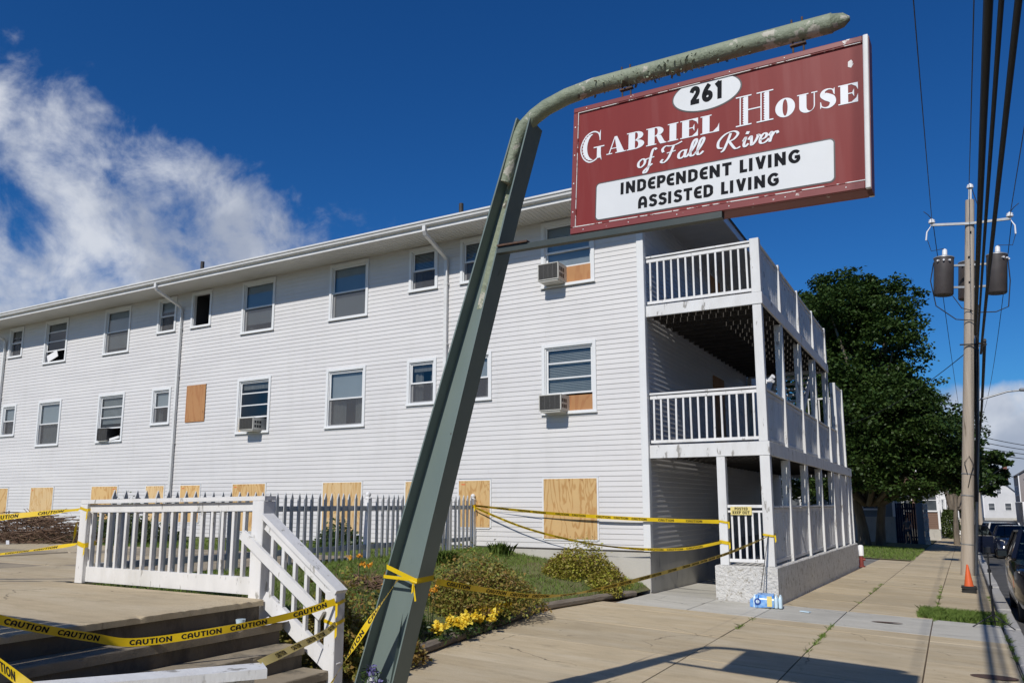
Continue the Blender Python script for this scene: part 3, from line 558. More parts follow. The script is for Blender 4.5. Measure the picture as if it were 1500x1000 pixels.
def board(a, b, z0, z1, m, trim=True, lab=None):
    o = MB().box(a + .03, b - .03, -.034, -.008, z0 + .01, z1 - .03, c=.002).build('plywood_board', MAT[m], bld)
    if trim:
        t = MB()
        for (p, q, r, s_) in ((a - .005, a + .032, z0, z1), (b - .032, b + .005, z0, z1), (a + .0325, b - .0325, z1 - .033, z1), (a + .0325, b - .0325, z0 - .02, z0 + .016)): t.box(p, q, -.030, .01, r, s_)
        t.build('board_trim', MAT['vinyl'], o)
    if random.random() < .7: sx_ = random.choice((a + .10, b - .22)); zs_ = random.choice((z0 + .12, z1 - .12)); MB().box(sx_, sx_ + random.uniform(.06, .11), -.0352, -.0341, zs_, zs_ + .022).build('mill_stamp', MAT['cone'], o)
    nl = MB()
    for q in range(5):
        for zz in (z0 + .05, z1 - .07): nl.box(a + .06 + (b - a - .12) * q / 4 - .006, a + .06 + (b - a - .12) * q / 4 + .006, -.036, -.0335, zz + random.uniform(-.01, .01), zz + .018)
    nl.build('nail_head', MAT['rust'], o)
    return o
for i, (a, b) in enumerate(BIG): board(a, b, *Z1, ('ply3', 'ply', 'ply', 'ply3', 'ply')[i])
for i, (a, b) in enumerate(NAR): board(a, b, *N1, ('ply', 'ply3', 'ply', 'ply3', 'ply')[i])
board(*NAR[2], *N2, 'ply2', False)
WIN = {}
sp2 = [dict(shade=.48), dict(shade=.62, kind='rows', blind='blind'), dict(shade=.15, kind='rows', blind='curtain'), dict(shade=.52), dict(shade=.74, kind='rows', blind='blind')]
sp3 = [dict(shade=.22, kind='rows', blind='blind'), dict(shade=.9), dict(shade=.85), dict(shade=.97), dict(shade=.7, kind='dh', low='none', sash_up=.5, mid=.55, blind='shade')]
for i, o in enumerate(BIG):
    WIN['2', i] = window(*o, *Z2, **sp2[i]); WIN['3', i] = window(*o, *Z3, **sp3[i])
n2 = [dict(shade=.45), dict(shade=.5), None, dict(shade=.2, blind='curtain'), dict(shade=.5)]
n3 = [dict(shade=.3, blind='blind'), dict(shade=.35), dict(shade=0, kind='open', low='none'), dict(shade=.55, blind='blind'), dict(shade=.5, blind='blind')]
for i, o in enumerate(NAR):
    if n2[i]: WIN['n2', i] = window(*o, *N2, **n2[i])
    WIN['n3', i] = window(*o, *N3, **n3[i])
# plywood infill beside the air conditioners, part of those windows
for key, x0, x1, zz in ((('2', 4), -1.78, -1.125, .26), (('3', 4), -1.75, -1.125, .30), (('2', 2), -11.38, -11.02, .30)):
    f, (i0, i1, j0, j1) = WIN[key]; MB().box(max(x0, i0), min(x1, i1), .03, .045, j0, j0 + zz + .06).build('infill_board', MAT['ply2' if key[1] == 4 else 'ply'], f)
def air_con(x, z, w, h, d, label, m='acw'):
    t = thing('air_conditioner', label, 'air conditioner', (x, -.04, z), 0, 'window air conditioners')
    mb = MB(); e = .018                                    # case: a shell with an open back grille and louvred sides
    for (a, b, c_, dd) in ((0, w, 0, e), (0, w, h - e, h)): mb.box(a, b, -d, .3, c_, dd, c=.003)
    for (a, b) in ((0, e), (w - e, w)): mb.box(a, b, -d, .3, e + .0005, h - e - .0005)
    mb.build('case', MAT[m], t)
    MB().box(e, w - e, -d + .05, .29, e, h - e).build('coil', MAT['acd'], t)
    g = MB(); n = 15
    for q in range(n): g.box(e + .0005, w - e - .0005, -d + .008, -d + .04, e + (h - 2 * e) * (q + .25) / n, e + (h - 2 * e) * (q + .6) / n)
    for q in range(1, 4): g.box(e + (w - 2 * e) * q / 4 - .003, e + (w - 2 * e) * q / 4 + .003, -d + .003, -d + .0075, e, h - e)
    g.build('grille', MAT['acd'], t)
    for q in range(3):
        for r in range(2): MB().box(w, w + .002, -d + .05 + .08 * q, -d + .11 + .08 * q, .06 + r * (h - .1) / 2, .02 + (r + 1) * (h - .1) / 2).build('side_louvre', MAT['black'], t)
    MB().box(.03, w - .03, -d + .02, -.002, -.03, -.004).build('bracket', MAT['acw'], t)
air_con(-2.16, 3.50, .50, .33, .34, 'dirty beige air conditioner in second-floor window nearest the corner')
air_con(-2.17, 6.24, .48, .36, .34, 'chipped white air conditioner in the top-floor window nearest the corner')
air_con(-10.98, 3.52, .52, .32, .30, 'white air conditioner in second-floor window right of the plywood panel')
air_con(-17.36, 3.52, .50, .36, .10, 'black air conditioner sagging in an open second-floor window', 'black')
# torn foam and a slipped panel in two windows
tag(MB().bar((-20.55, -.03, 6.33), (-20.1, .02, 6.50), .02, .22).build('torn_panel', MAT['white']), 'torn white panel slumped in an open top-floor window', 'panel')
mb = MB(); mb.box(-17.5, -17.2, -.05, .03, 3.515, 3.55, c=.008); mb.bar((-16.85, -.03, 3.53), (-16.42, -.02, 3.60), .06, .07)
tag(mb.build('foam_strip', MAT['white']), 'broken white foam strips under the black air conditioner', 'foam')

# ------------------------------------------------------------------ porch at the street end
po = thing('porch', 'white-painted three-storey wooden porch with peeling paint at the street end', 'porch')
PX = 2.26; FZ = (0.54, 2.755, 5.515)
YP = [.12, 2.05, 4.30, 6.50, 8.80]
# low stucco wall under the porch
def ftop(y): return .545 - .012 * y
mb = MB()
def wallrow(x0, x1, ys_):
    v = []
    for y in ys_: 
        zb = -.6; v += [(x0, y, zb), (x1, y, zb), (x1, y, ftop(y) - .02), (x1 - .02, y, ftop(y)), (x0 + .02, y, ftop(y)), (x0, y, ftop(y) - .02)]
    n = 6; f = [(j * n + i, j * n + (i + 1) % n, (j + 1) * n + (i + 1) % n, (j + 1) * n + i) for j in range(len(ys_) - 1) for i in range(n)]
    f += [tuple(range(n))[::-1], tuple(range(len(v) - n, len(v)))]; mb.add(v, f)
wallrow(1.22, 2.31, [.0 + 13.2 * k / 12 for k in range(13)])
mb.build('base_wall', MAT['stucco'], po)
def post(x0, x1, y0, y1, z0, z1, m='paintw'): return MB().box(x0, x1, y0, y1, z0, z1, c=.006).build('post', MAT[m], po)
post(2.09, 2.26, .04, .20, 5.516, 6.56); post(2.09, 2.25, .045, .195, 2.756, 5.29); post(2.09, 2.265, .04, .20, .545, 2.50); post(1.31, 1.465, .04, .19, .545, 2.50)
for y in YP[1:]:
    post(2.13, 2.258, y - .065, y + .065, 5.516, 6.56); post(2.10, 2.255, y - .07, y + .07, 2.756, 5.29); post(2.10, 2.255, y - .07, y + .07, ftop(y), 2.50)
for y in (10.45, 12.15): post(2.10, 2.255, y - .07, y + .07, 2.756, 5.22); post(2.10, 2.255, y - .07, y + .07, ftop(y), 2.50)
post(2.10, 2.255, 13.0, 13.14, ftop(13), 2.5); post(.04, .16, 8.75, 8.87, 2.756, 5.29); post(.04, .16, 8.75, 8.87, 5.516, 6.56)
# beams
def beam(*a): return MB().box(*a, c=.006).build('beam', MAT['paintw'], po)
beam(.035, 2.275, .03, .075, 5.29, 5.513); beam(.035, 2.275, .03, .075, 2.50, 2.753)
beam(2.23, 2.275, .0765, 8.9, 5.29, 5.512); beam(2.23, 2.275, .0765, 13.15, 2.50, 2.752)
beam(.05, 2.22, 8.86, 8.9, 5.29, 5.512); beam(.05, 2.22, 13.1, 13.14, 2.5, 2.752)
# decks: joists and boards with open gaps
for (z, y1) in ((5.515, 8.86), (2.755, 13.1)):
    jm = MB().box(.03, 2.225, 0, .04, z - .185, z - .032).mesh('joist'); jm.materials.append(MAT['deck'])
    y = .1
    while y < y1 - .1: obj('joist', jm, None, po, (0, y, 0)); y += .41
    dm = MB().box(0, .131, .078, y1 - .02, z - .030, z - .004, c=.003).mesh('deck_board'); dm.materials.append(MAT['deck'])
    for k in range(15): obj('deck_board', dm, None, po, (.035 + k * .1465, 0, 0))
# railings
bal = {}
def balusters(axis, fixed, a, b, z0, z1, step, w=.036):
    key = (round(z1 - z0, 3), w)
    if key not in bal:
        bal[key] = MB().box(-w / 2, w / 2, -w / 2, w / 2, 0, z1 - z0, c=.003).mesh('baluster'); bal[key].materials.append(MAT['paint'])
    n = max(1, round((b - a) / step)); 
    for k in range(n):
        t = a + (b - a) * (k + .5) / n
        o = obj('baluster', bal[key], None, po, ((t, fixed, z0) if axis == 'x' else (fixed, t, z0))); o.rotation_euler = (random.uniform(-.006, .006), random.uniform(-.008, .008), random.uniform(-.05, .05))
def rail(axis, fixed, a, b, z, w, h):
    mb = MB()
    if axis == 'x': mb.box(a, b, fixed - w / 2, fixed + w / 2, z, z + h, c=.005)
    else: mb.box(fixed - w / 2, fixed + w / 2, a, b, z, z + h, c=.005)
    mb.build('handrail', MAT['paint'], po)
def railing(axis, fixed, a, b, zf, top, step):
    rail(axis, fixed, a, b, zf + top - .04, .10, .038); rail(axis, fixed, a, b, zf + top - .125, .045, .07); rail(axis, fixed, a, b, zf + .035, .05, .06)
    balusters(axis, fixed, a, b, zf + .094, zf + top - .124, step)
railing('x', .10, .05, 2.09, FZ[2], 1.02, .146); railing('x', .10, .05, 2.09, FZ[1], 1.015, .146)
rail('x', .11, 1.466, 2.089, 1.565, .07, .055); rail('x', .11, 1.466, 2.089, 1.48, .04, .04); rail('x', .11, 1.466, 2.089, .60, .05, .06); balusters('x', .11, 1.48, 2.08, .66, 1.48, .125)
for a, b in zip(YP[:-1], YP[1:]):
    railing('y', 2.19, a + .075, b - .075, FZ[2], 1.0, .118); railing('y', 2.18, a + .075, b - .075, FZ[1], 1.0, .118)
    zb = ftop((a + b) / 2) + .04
    rail('y', 2.18, a + .075, b - .075, 1.56, .10, .04); rail('y', 2.18, a + .075, b - .075, 1.48, .045, .07); rail('y', 2.18, a + .075, b - .075, zb, .06, .07); balusters('y', 2.18, a + .075, b - .075, zb + .07, 1.48, .105, .05)
# tall boarded stair enclosure at the far end
for (a, b) in ((8.88, 10.37), (10.53, 12.07), (12.23, 12.98)):
    n = round((b - a) / .13)
    for k in range(n):
        y = a + (b - a) * k / n; yy = y + (b - a) / n - .014
        if b < 12.5:
            z1 = 3.75 if b < 10.4 else 5.16
            MB().box(2.15, 2.20, y, yy, 2.80, z1, c=.003).build('stair_board', MAT['paint'], po)
        MB().box(2.15, 2.20, y, yy, ftop(y) + .03, 2.49, c=.003).build('stair_board', MAT['paint'], po)
rail('y', 2.18, 8.88, 10.37, 3.752, .10, .04); rail('y', 2.18, 10.53, 12.07, 5.165, .10, .04)
rail('x', 12.15, .2, 2.09, 4.95, .06, .05); balusters('x', 12.15, .2, 2.09, 3.95, 4.94, .16); rail('x', 12.15, .2, 2.09, 3.9, .06, .05)
# inner stair from the second to the third deck
for sx in (1.0, 1.9): MB().bar((sx, 4.9, 2.80), (sx, 8.4, 5.35), .04, .24).build('stringer', MAT['paintw'], po)
for k in range(13): MB().box(1.02, 1.88, 4.95 + k * .265, 5.22 + k * .265, 2.93 + k * .193, 2.965 + k * .193).build('stair_tread', MAT['paintw'], po)
# twin floodlight on the corner post
lamp = MB().box(2.262, 2.275, .08, .14, 3.80, 3.88).build('floodlight', MAT['white'], po)
for dz, dx in ((.03, .13), (-.02, .12)): MB().tube([(2.27, .11, 3.84), (2.27 + dx * .6, .08, 3.86 + dz), (2.27 + dx, .05, 3.87 + 1.6 * dz)], [.015, .028, .042], 10).build('lamp_head', MAT['white'], lamp)
# KEEP OUT notice is added with the other lettering

# ------------------------------------------------------------------ white railings by the steps
def railset(name, label, a, b, z0a, z0b, topa, topb, n, posts, cap=.14, skirt=.16, grip=None):
    """railing from a to b (x, y); z0: skirt bottom, top: cap top at each end"""
    t = thing(name, label, 'railing', (a[0], a[1], z0a)); ox, oy, oz = a[0], a[1], z0a
    A = Vector((0, 0, 0)); B = Vector((b[0] - ox, b[1] - oy, 0))
    def L(f, z): p = A.lerp(B, f); return (p.x, p.y, z - oz)
    za = lambda f: z0a + (z0b - z0a) * f; zt = lambda f: topa + (topb - topa) * f
    MB().bar(L(-.02, zt(-.02) - .02), L(1.03, zt(1.03) - .02), cap, .042).build('cap_rail', MAT['paint'], t)
    MB().bar(L(.01, zt(.01) - .095), L(.99, zt(.99) - .095), .052, .085).build('sub_rail', MAT['paint'], t)
    MB().bar(L(.01, za(.01) + skirt / 2), L(.99, za(.99) + skirt / 2), .045, skirt).build('skirt_board', MAT['paint'], t)
    d = (B - A).normalized(); px_ = Vector((d.y, -d.x, 0))
    for k in range(n):
        f = (k + .6) / (n + .2); p = L(f, 0); w = .0175
        MB().box(p[0] - w, p[0] + w, p[1] - .02, p[1] + .02, za(f) + skirt * .7 - oz, zt(f) - .1 - oz, c=.003).build('baluster', MAT['paint'], t)
    for (f, zb, ztop, w) in posts:
        p = L(f, 0); MB().box(p[0] - w, p[0] + w, p[1] - w, p[1] + w, zb - oz, ztop - oz, c=.006).build('post', MAT['paint'], t)
    if grip: MB().bar(*[(p[0] - ox, p[1] - oy, p[2] - oz) for p in grip], .035, .09).build('grab_rail', MAT['paint'], t)
    return t
railset('landing_railing', 'white wooden railing with many balusters along the back of the landing', (-3.40, -8.96), (-.66, -8.96), .80, .80, 1.685, 1.715, 18, [(.0, .78, 1.64, .065), (1.0, .30, 1.67, .075)])
railset('stair_railing', 'white wooden stair railing sloping down beside the concrete steps', (-.57, -8.985), (.33, -8.985), .72, .16, 1.545, .925, 6, [(.955, -.05, .90, .062)], skirt=.14, grip=((-.80, -9.075, 1.36), (.23, -9.075, .69)))
NRM = MAT['paintw']; nr = thing('near_railing', 'weathered white rail end with wide cap at the bottom edge of the picture', 'railing', (2.0, -11.38, .0))
d = Vector((-.51, -.72, 0)).normalized()
MB().bar((0, 0, .83), (d.x * 2.6, d.y * 2.6, .83), .17, .045).build('cap_rail', NRM, nr)
MB().bar((d.x * .05, d.y * .05, .76), (d.x * 2.5, d.y * 2.5, .76), .05, .09).build('sub_rail', NRM, nr)
for q in (.12, 2.4): MB().bar((d.x * q, d.y * q, -.15), (d.x * q, d.y * q, .80), .10, .10, up=(0, 1, 0)).build('post', NRM, nr)
for k in range(14): q = .3 + k * .145; MB().bar((d.x * q, d.y * q, .1), (d.x * q, d.y * q, .72), .035, .035, up=(0, 1, 0)).build('baluster', NRM, nr)
# fence added out of view on the camera side to shade the near steps
bf = thing('added_shade_fence', 'unseen board fence added to shade the near end of the steps', 'fence', (.25, -13.1, 0))
for k in range(60): MB().box(-.19 - k * .2, -.005 - k * .2, 0, .025, .0, 2.8 + random.uniform(-.01, .01), c=.003).build('board', MAT['fpaint'], bf)
for k in range(6): MB().box(-.1 - k * 2.3, 0 - k * 2.3, -.11, -.002, 0, 2.7).build('post', MAT['fpaint'], bf)

# ------------------------------------------------------------------ picket fence running from the yard to the wall
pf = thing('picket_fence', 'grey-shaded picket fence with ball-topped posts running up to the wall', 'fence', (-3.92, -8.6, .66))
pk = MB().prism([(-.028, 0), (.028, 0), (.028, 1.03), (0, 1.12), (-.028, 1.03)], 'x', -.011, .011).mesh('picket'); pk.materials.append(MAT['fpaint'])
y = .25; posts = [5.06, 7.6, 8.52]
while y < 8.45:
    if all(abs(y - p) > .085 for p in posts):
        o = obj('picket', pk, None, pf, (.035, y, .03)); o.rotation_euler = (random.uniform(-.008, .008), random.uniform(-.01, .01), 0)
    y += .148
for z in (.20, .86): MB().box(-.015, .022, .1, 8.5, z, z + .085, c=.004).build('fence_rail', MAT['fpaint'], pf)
for p in posts:
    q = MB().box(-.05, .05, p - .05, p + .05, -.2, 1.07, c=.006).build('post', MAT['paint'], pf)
    n = 10; v = []; f = []
    pr = [(.062, 1.07), (.062, 1.085), (.03, 1.095), (.045, 1.115), (.052, 1.14), (.045, 1.165), (.02, 1.185), (.0, 1.19)]
    for (r, z) in pr:
        for k in range(n): v.append((r * math.cos(2 * math.pi * k / n), p + r * math.sin(2 * math.pi * k / n), z))
    for i in range(len(pr) - 1):
        for k in range(n): f.append((i * n + k, i * n + (k + 1) % n, (i + 1) * n + (k + 1) % n, (i + 1) * n + k))
    MB().add(v, f, 0, True).build('finial', MAT['paint'], q)

# ------------------------------------------------------------------ lettering: every glyph is drawn as strokes
def cr(pts, k=7, closed=False):
    P = [np.array(p, float) for p in pts]; n = len(P); out = []
    m = n if closed else n - 1
    for i in range(m):
        g = lambda j: P[j % n] if closed else P[min(max(j, 0), n - 1)]
        a, b, c, d_ = g(i - 1), g(i), g(i + 1), g(i + 2)
        for q in range(k):
            t = q / k; out.append(.5 * ((2 * b) + (c - a) * t + (2 * a - 5 * b + 4 * c - d_) * t * t + (3 * b - a - 3 * c + d_) * t ** 3))
    out.append(P[0] if closed else P[-1]); return out
def stroke(pts, w, smooth=True, closed=False, nib=None):
    Q = cr(pts, closed=closed) if smooth else [np.array(p, float) for p in pts]
    if hasattr(w, '__len__'): W = list(np.interp(np.linspace(0, 1, len(Q)), np.linspace(0, 1, len(w)), w))
    else: W = [w] * len(Q)
    L = []; n = len(Q)
    for i, p in enumerate(Q):
        if closed: t = Q[(i + 1) % (n - 1)] - Q[(i - 1) % (n - 1)]
        else: t = Q[min(i + 1, n - 1)] - Q[max(i - 1, 0)]
        t = t / (np.linalg.norm(t) + 1e-9); nn = np.array((-t[1], t[0]))
        ww = (nib[0] + (nib[1] - nib[0]) * abs(t[1]) ** nib[2]) if nib else W[i]
        L.append((p + nn * ww / 2, p - nn * ww / 2))
    return [[L[i][0], L[i][1], L[i + 1][1], L[i + 1][0]] for i in range(n - 1)]
def rect(x0, x1, y0, y1): return [[(x0, y0), (x1, y0), (x1, y1), (x0, y1)]]
def ring(c, o, ci, i, a0, a1, n=18):
    r = []
    for k in range(n):
        q = [math.radians(a0 + (a1 - a0) * (k + e) / n) for e in (0, 1)]
        r.append([(c[0] + o[0] * math.cos(q[0]), c[1] + o[1] * math.sin(q[0])), (c[0] + o[0] * math.cos(q[1]), c[1] + o[1] * math.sin(q[1])),
                  (ci[0] + i[0] * math.cos(q[1]), ci[1] + i[1] * math.sin(q[1])), (ci[0] + i[0] * math.cos(q[0]), ci[1] + i[1] * math.sin(q[0]))])
    return r
def sans(w):
    h = w / 2; t = 1 - h; F = {}
    s = lambda *p, sm=True, cl=False: stroke(p, w, sm, cl)
    l = lambda *p: stroke(p, w, False)
    F['I'] = (w + .1, [l((h, 0), (h, 1))]); F['L'] = (.52, [l((h, 0), (h, 1)), l((0, h), (.48, h))]); F['T'] = (.66, [l((0, t), (.62, t)), l((.31, 0), (.31, 1))])
    F['N'] = (.78, [l((h, 0), (h, 1)), l((.7 - h, 0), (.7 - h, 1)), l((h, .93), (.7 - h, .07))]); F['V'] = (.72, [l((h, 1), (.34, .04)), l((.68 - h, 1), (.34, .04))])
    F['E'] = (.60, [s((.56, t), (.36, t), (.18, .80), (h, .58), (h, .42), (.18, .20), (.36, h), (.56, h)), l((h, .5), (.50, .5))])
    F['D'] = (.72, [l((h, 0), (h, 1)), s((h, t), (.34, t), (.54, .74), (.66 - h, .5), (.54, .26), (.34, h), (h, h))])
    F['P'] = (.62, [l((h, 0), (h, 1)), s((h, t), (.34, t), (.50, .80), (.50, .62), (.40, .46), (h, .44))])
    F['G'] = (.76, [s((.62, .76), (.48, .88), (.30, .87), (.15, .70), (.11, .5), (.15, .30), (.30, .13), (.48, .12), (.60, .26), (.60, .46)), l((.38, .46), (.70, .46))])
    F['A'] = (.74, [s((h, 0), (h, .55), (.20, .82), (.34, .89), (.48, .82), (.68 - h, .55), (.68 - h, 0)), l((h, .36), (.68 - h, .36))])
    F['S'] = (.64, [s((.54, .78), (.42, .89), (.24, .89), (.13, .76), (.18, .60), (.36, .51), (.49, .40), (.49, .22), (.38, .11), (.20, .11), (.06, .22))])
    F['C'] = (.68, [s((.60, .74), (.48, .88), (.30, .87), (.15, .70), (.11, .5), (.15, .30), (.30, .13), (.48, .12), (.60, .26))])
    F['U'] = (.74, [s((h, 1), (h, .40), (.2, .15), (.34, .10), (.48, .15), (.68 - h, .40), (.68 - h, 1))]); F['O'] = (.78, [s((.36, t), (.62, .72), (.62, .28), (.36, h), (.11, .28), (.11, .72), cl=True)])
    F['K'] = (.68, [l((h, 0), (h, 1)), l((.16, .42), (.56, 1)), l((.24, .52), (.60, 0))]); F['H'] = (.72, [l((h, 0), (h, 1)), l((.64 - h, 0), (.64 - h, 1)), l((h, .5), (.64 - h, .5))])
    F['2'] = (.66, [s((.10, .70), (.18, .86), (.33, .90), (.47, .82), (.48, .64), (.36, .44), (.14, .16)), l((.04, h), (.58, h))])
    F['6'] = (.68, [s((.44, .96), (.24, .70), (.12, .42), (.14, .22), (.24, .12), (.36, .11), (.50, .20), (.51, .38), (.40, .48), (.26, .47), (.16, .38))])
    F['1'] = (.44, [l((.28, 0), (.28, 1)), l((.30, .94), (.06, .78))]); F[' '] = (.34, []); F['.'] = (.2, [l((.1, 0), (.1, w))])
    return F
def fat():
    a = .055; b = .945; F = {}; q = lambda *p: [list(p)]
    def serif(x0, x1): return rect(x0, x1, 0, a) + rect(x0, x1, b, 1)
    st_ = rect(.10, .46, a * .5, 1 - a * .5)
    F['I'] = (.62, [st_, serif(0, .56)])
    F['L'] = (1.0, [st_, rect(0, .56, b, 1), rect(0, .94, 0, a), q((.94, 0), (.94, .46), (.86, .26), (.62, .04))])
    F['E'] = (1.0, [st_, rect(0, .92, 0, a), rect(0, .92, b, 1), q((.92, 0), (.92, .42), (.84, .22), (.6, .04)), q((.92, 1), (.60, .96), (.84, .80), (.92, .62)), rect(.46, .72, .475, .525), q((.74, .30), (.74, .70), (.66, .55), (.66, .45))])
    F['B'] = (1.04, [st_, rect(0, .56, 0, a), rect(0, .56, b, 1), rect(.46, .58, .485, .53), ring((.52, .755), (.40, .245), (.52, .755), (.10, .19), -90, 90), ring((.52, .255), (.46, .255), (.52, .255), (.13, .20), -90, 90)])
    F['R'] = (1.12, [st_, rect(0, .56, 0, a), rect(0, .56, b, 1), rect(.46, .58, .47, .515), ring((.52, .74), (.42, .26), (.52, .74), (.11, .205), -90, 90), q((.55, .50), (.80, .50), (1.0, .10), (1.12, .02), (1.1, 0), (.78, .0), (.70, .12))])
    F['A'] = (1.12, [q((.46, 1), (.52, 1), (.19, .04), (.12, .04)), q((.46, 1), (.60, 1), (1.02, .04), (.62, .04)), rect(.26, .68, .29, .34), rect(0, .34, 0, a), rect(.52, 1.12, 0, a)])
    F['O'] = (1.08, [ring((.52, .5), (.50, .51), (.52, .5), (.13, .44), 0, 360, 40)])
    F['U'] = (1.04, [rect(.10, .46, .32, 1), rect(.82, .875, .30, 1), ring((.4875, .32), (.3875, .335), (.64, .32), (.18, .265), 180, 360), rect(0, .56, b, 1), rect(.70, 1.0, b, 1)])
    F['S'] = (.86, [stroke(((.70, .70), (.64, .90), (.44, .97), (.22, .90), (.18, .72), (.36, .58), (.58, .44), (.64, .24), (.50, .06), (.30, .03), (.12, .12), (.06, .32)), (.05, .05, .06, .14, .30, .38, .38, .30, .14, .06, .05, .05)), q((.70, .64), (.74, .64), (.74, 1), (.68, .92)), q((.04, .36), (.08, .36), (.10, .08), (.04, 0))])
    # decorated initials: hairline outline beside a saw-toothed stem
    def teeth(x, y0, y1, n, d): return [[(x, y0 + (y1 - y0) * k / n), (x + d, y0 + (y1 - y0) * (k + .5) / n), (x, y0 + (y1 - y0) * (k + 1) / n)] for k in range(n)]
    def dstem(x): return [rect(x, x + .04, .02, .98), rect(x + .13, x + .27, .02, .98), teeth(x + .13, .06, .94, 11, -.035)]
    F['H'] = (1.2, sum([dstem(.12), dstem(.78)], []) + [rect(.39, .78, .485, .525), rect(0, .50, 0, .04), rect(0, .50, .96, 1), rect(.66, 1.18, 0, .04), rect(.66, 1.18, .96, 1)])
    g = [stroke(((.86, .72), (.78, .92), (.56, 1.0), (.28, .90), (.10, .66), (.06, .42), (.18, .14), (.42, -.02), (.66, .02), (.80, .12)), .045)]
    g.append(ring((.56, .48), (.42, .46), (.62, .48), (.30, .44), 100, 262, 24))
    for k in range(11):
        an = math.radians(115 + k * 13); c_, s_ = math.cos(an), math.sin(an); n1 = math.radians(3.2)
        g.append([[(.56 + .42 * math.cos(an - n1), .48 + .46 * math.sin(an - n1)), (.56 + .47 * c_, .48 + .50 * s_), (.56 + .42 * math.cos(an + n1), .48 + .46 * math.sin(an + n1))]])
    g += [rect(.60, 1.04, .42, .46), rect(.74, .90, .06, .43), q((.84, .66), (.88, .66), (.88, 1.02), (.83, .92)), q((.88, .06), (.94, -.04), (.90, .2))]
    F['G'] = (1.12, g); return F
def script():
    F = {}; nb = (.055, .125, 1.2); s = lambda *p, cl=False: stroke(p, 0, True, cl, nb)
    F['o'] = (.42, [s((.22, .50), (.06, .34), (.08, .10), (.22, .0), (.36, .16), (.36, .38), cl=True), s((.36, .40), (.46, .46))])
    F['f'] = (.40, [s((.40, .92), (.32, 1.02), (.22, .92), (.20, .50), (.20, .0), (.14, -.34), (.02, -.38), (.02, -.24), (.18, -.06), (.36, .10)), s((.04, .46), (.38, .50))])
    F['F'] = (.72, [s((-.02, .60), (-.10, .80), (.02, .97), (.24, .92), (.50, .94), (.76, 1.06)), s((.40, .92), (.36, .55), (.28, .15), (.12, -.06), (-.02, .02), (.04, .16)), s((.16, .50), (.56, .56))])
    F['a'] = (.50, [s((.22, .48), (.07, .34), (.08, .10), (.20, .0), (.34, .16), (.34, .38), cl=True), s((.36, .50), (.34, .18), (.42, .02), (.54, .14))])
    F['l'] = (.34, [s((.0, .08), (.18, .44), (.28, .84), (.22, 1.02), (.12, .86), (.10, .30), (.16, .04), (.26, .02), (.38, .18))])
    F['R'] = (.86, [s((-.02, .16), (-.22, .24), (-.26, .58), (-.02, .90), (.34, .98), (.56, .80), (.42, .54), (.16, .46)), s((.22, .90), (.16, .50), (.06, .06), (-.06, -.04)), s((.22, .48), (.40, .22), (.60, .0), (.80, .06))])
    F['i'] = (.26, [s((.02, .30), (.10, .50), (.08, .14), (.16, .0), (.28, .14)), stroke(((.12, .66), (.16, .80)), .15, False)])
    F['v'] = (.46, [s((-.02, .34), (.08, .50), (.14, .20), (.18, .02), (.30, .16), (.38, .42), (.36, .52), (.50, .44))])
    F['e'] = (.42, [s((.06, .20), (.26, .28), (.30, .44), (.18, .52), (.06, .34), (.08, .08), (.20, .0), (.34, .06), (.44, .20))])
    F['r'] = (.40, [s((-.02, .34), (.08, .52), (.10, .30), (.08, .0)), s((.09, .22), (.18, .44), (.30, .50), (.36, .38))])
    F[' '] = (.30, []); return F
SANS, FAT, SCR = sans(.23), fat(), script(); THIN = sans(.20)
def lay(txt, font, h, x0, y0, width=None, gap=.04, shear=0., scale=None):
    """list of (layer, polygon) in sign coordinates"""
    adv = sum(font[c][0] + gap for c in txt) - gap; sx = (width / adv) if width else h; out = []; x = 0
    for c in txt:
        for li, polys in enumerate(font[c][1]):
            for p in polys: out.append((li, [(x0 + (x + a + shear * b) * sx, y0 + b * h) for a, b in p]))
        x += font[c][0] + gap
    return out
def letter_mesh(name, items, mp, mat, parent):
    mb = MB()
    for li, p in items: mb.add([mp(a, b, li) for a, b in p], [tuple(range(len(p)))])
    return mb.build(name, mat, parent)

# ------------------------------------------------------------------ the leaning sign post
DR = Vector((math.cos(R(-3)), math.sin(R(-3)), 0)); DN = Vector((-DR.y, DR.x, 0)) * -1      # DN: out of the sign's face
def sp(u, v, o=0.): return Vector((2.97, -9.75, 0)) + DR * u + Vector((0, 0, v)) + DN * o
sg = thing('sign_post', 'leaning dark green steel post with a bent pipe arm', 'sign post', sp(-1.83, -.1))
B0 = sp(-1.83, -.1)
def lp(u, v, o=0.): return sp(u, v, o) - B0
def post_u(v): return -1.685 + (v - .36) * (1.28 / 4.02)
def post_w(v): return .345 - (v - .36) * (.235 / 4.02)
zs = [-.3, .8, 1.8, 2.8, 3.7, 4.40]; fd = .0
for sgn, nm in ((-1, 'flange'), (1, 'flange')):
    mb = MB(); v = []
    for z in zs:
        u = post_u(z) + sgn * post_w(z) / 2; t = .012
        for (du, o) in ((-t / 2, 0), (t / 2, 0), (t / 2, -.17), (-t / 2, -.17)): v.append(lp(u + du, z if z < 4.3 else z - (.0 if sgn < 0 else .03) + (-.04 if o < 0 else -.012), o))
    n = len(zs); f = [(j * 4 + i, j * 4 + (i + 1) % 4, (j + 1) * 4 + (i + 1) % 4, (j + 1) * 4 + i) for j in range(n - 1) for i in range(4)] + [(0, 1, 2, 3), tuple(range(4 * n - 4, 4 * n))]
    mb.add(v, f).build(nm, MAT['green'], sg)
mb = MB(); v = []
zw = [-.3, .8, 1.8, 2.8, 3.7, 4.02]
for z in zw:
    for (sd, o) in ((-1, -.100), (1, -.100), (1, -.112), (-1, -.112)): v.append(lp(post_u(z) + sd * (post_w(z) / 2 - .006), z, o))
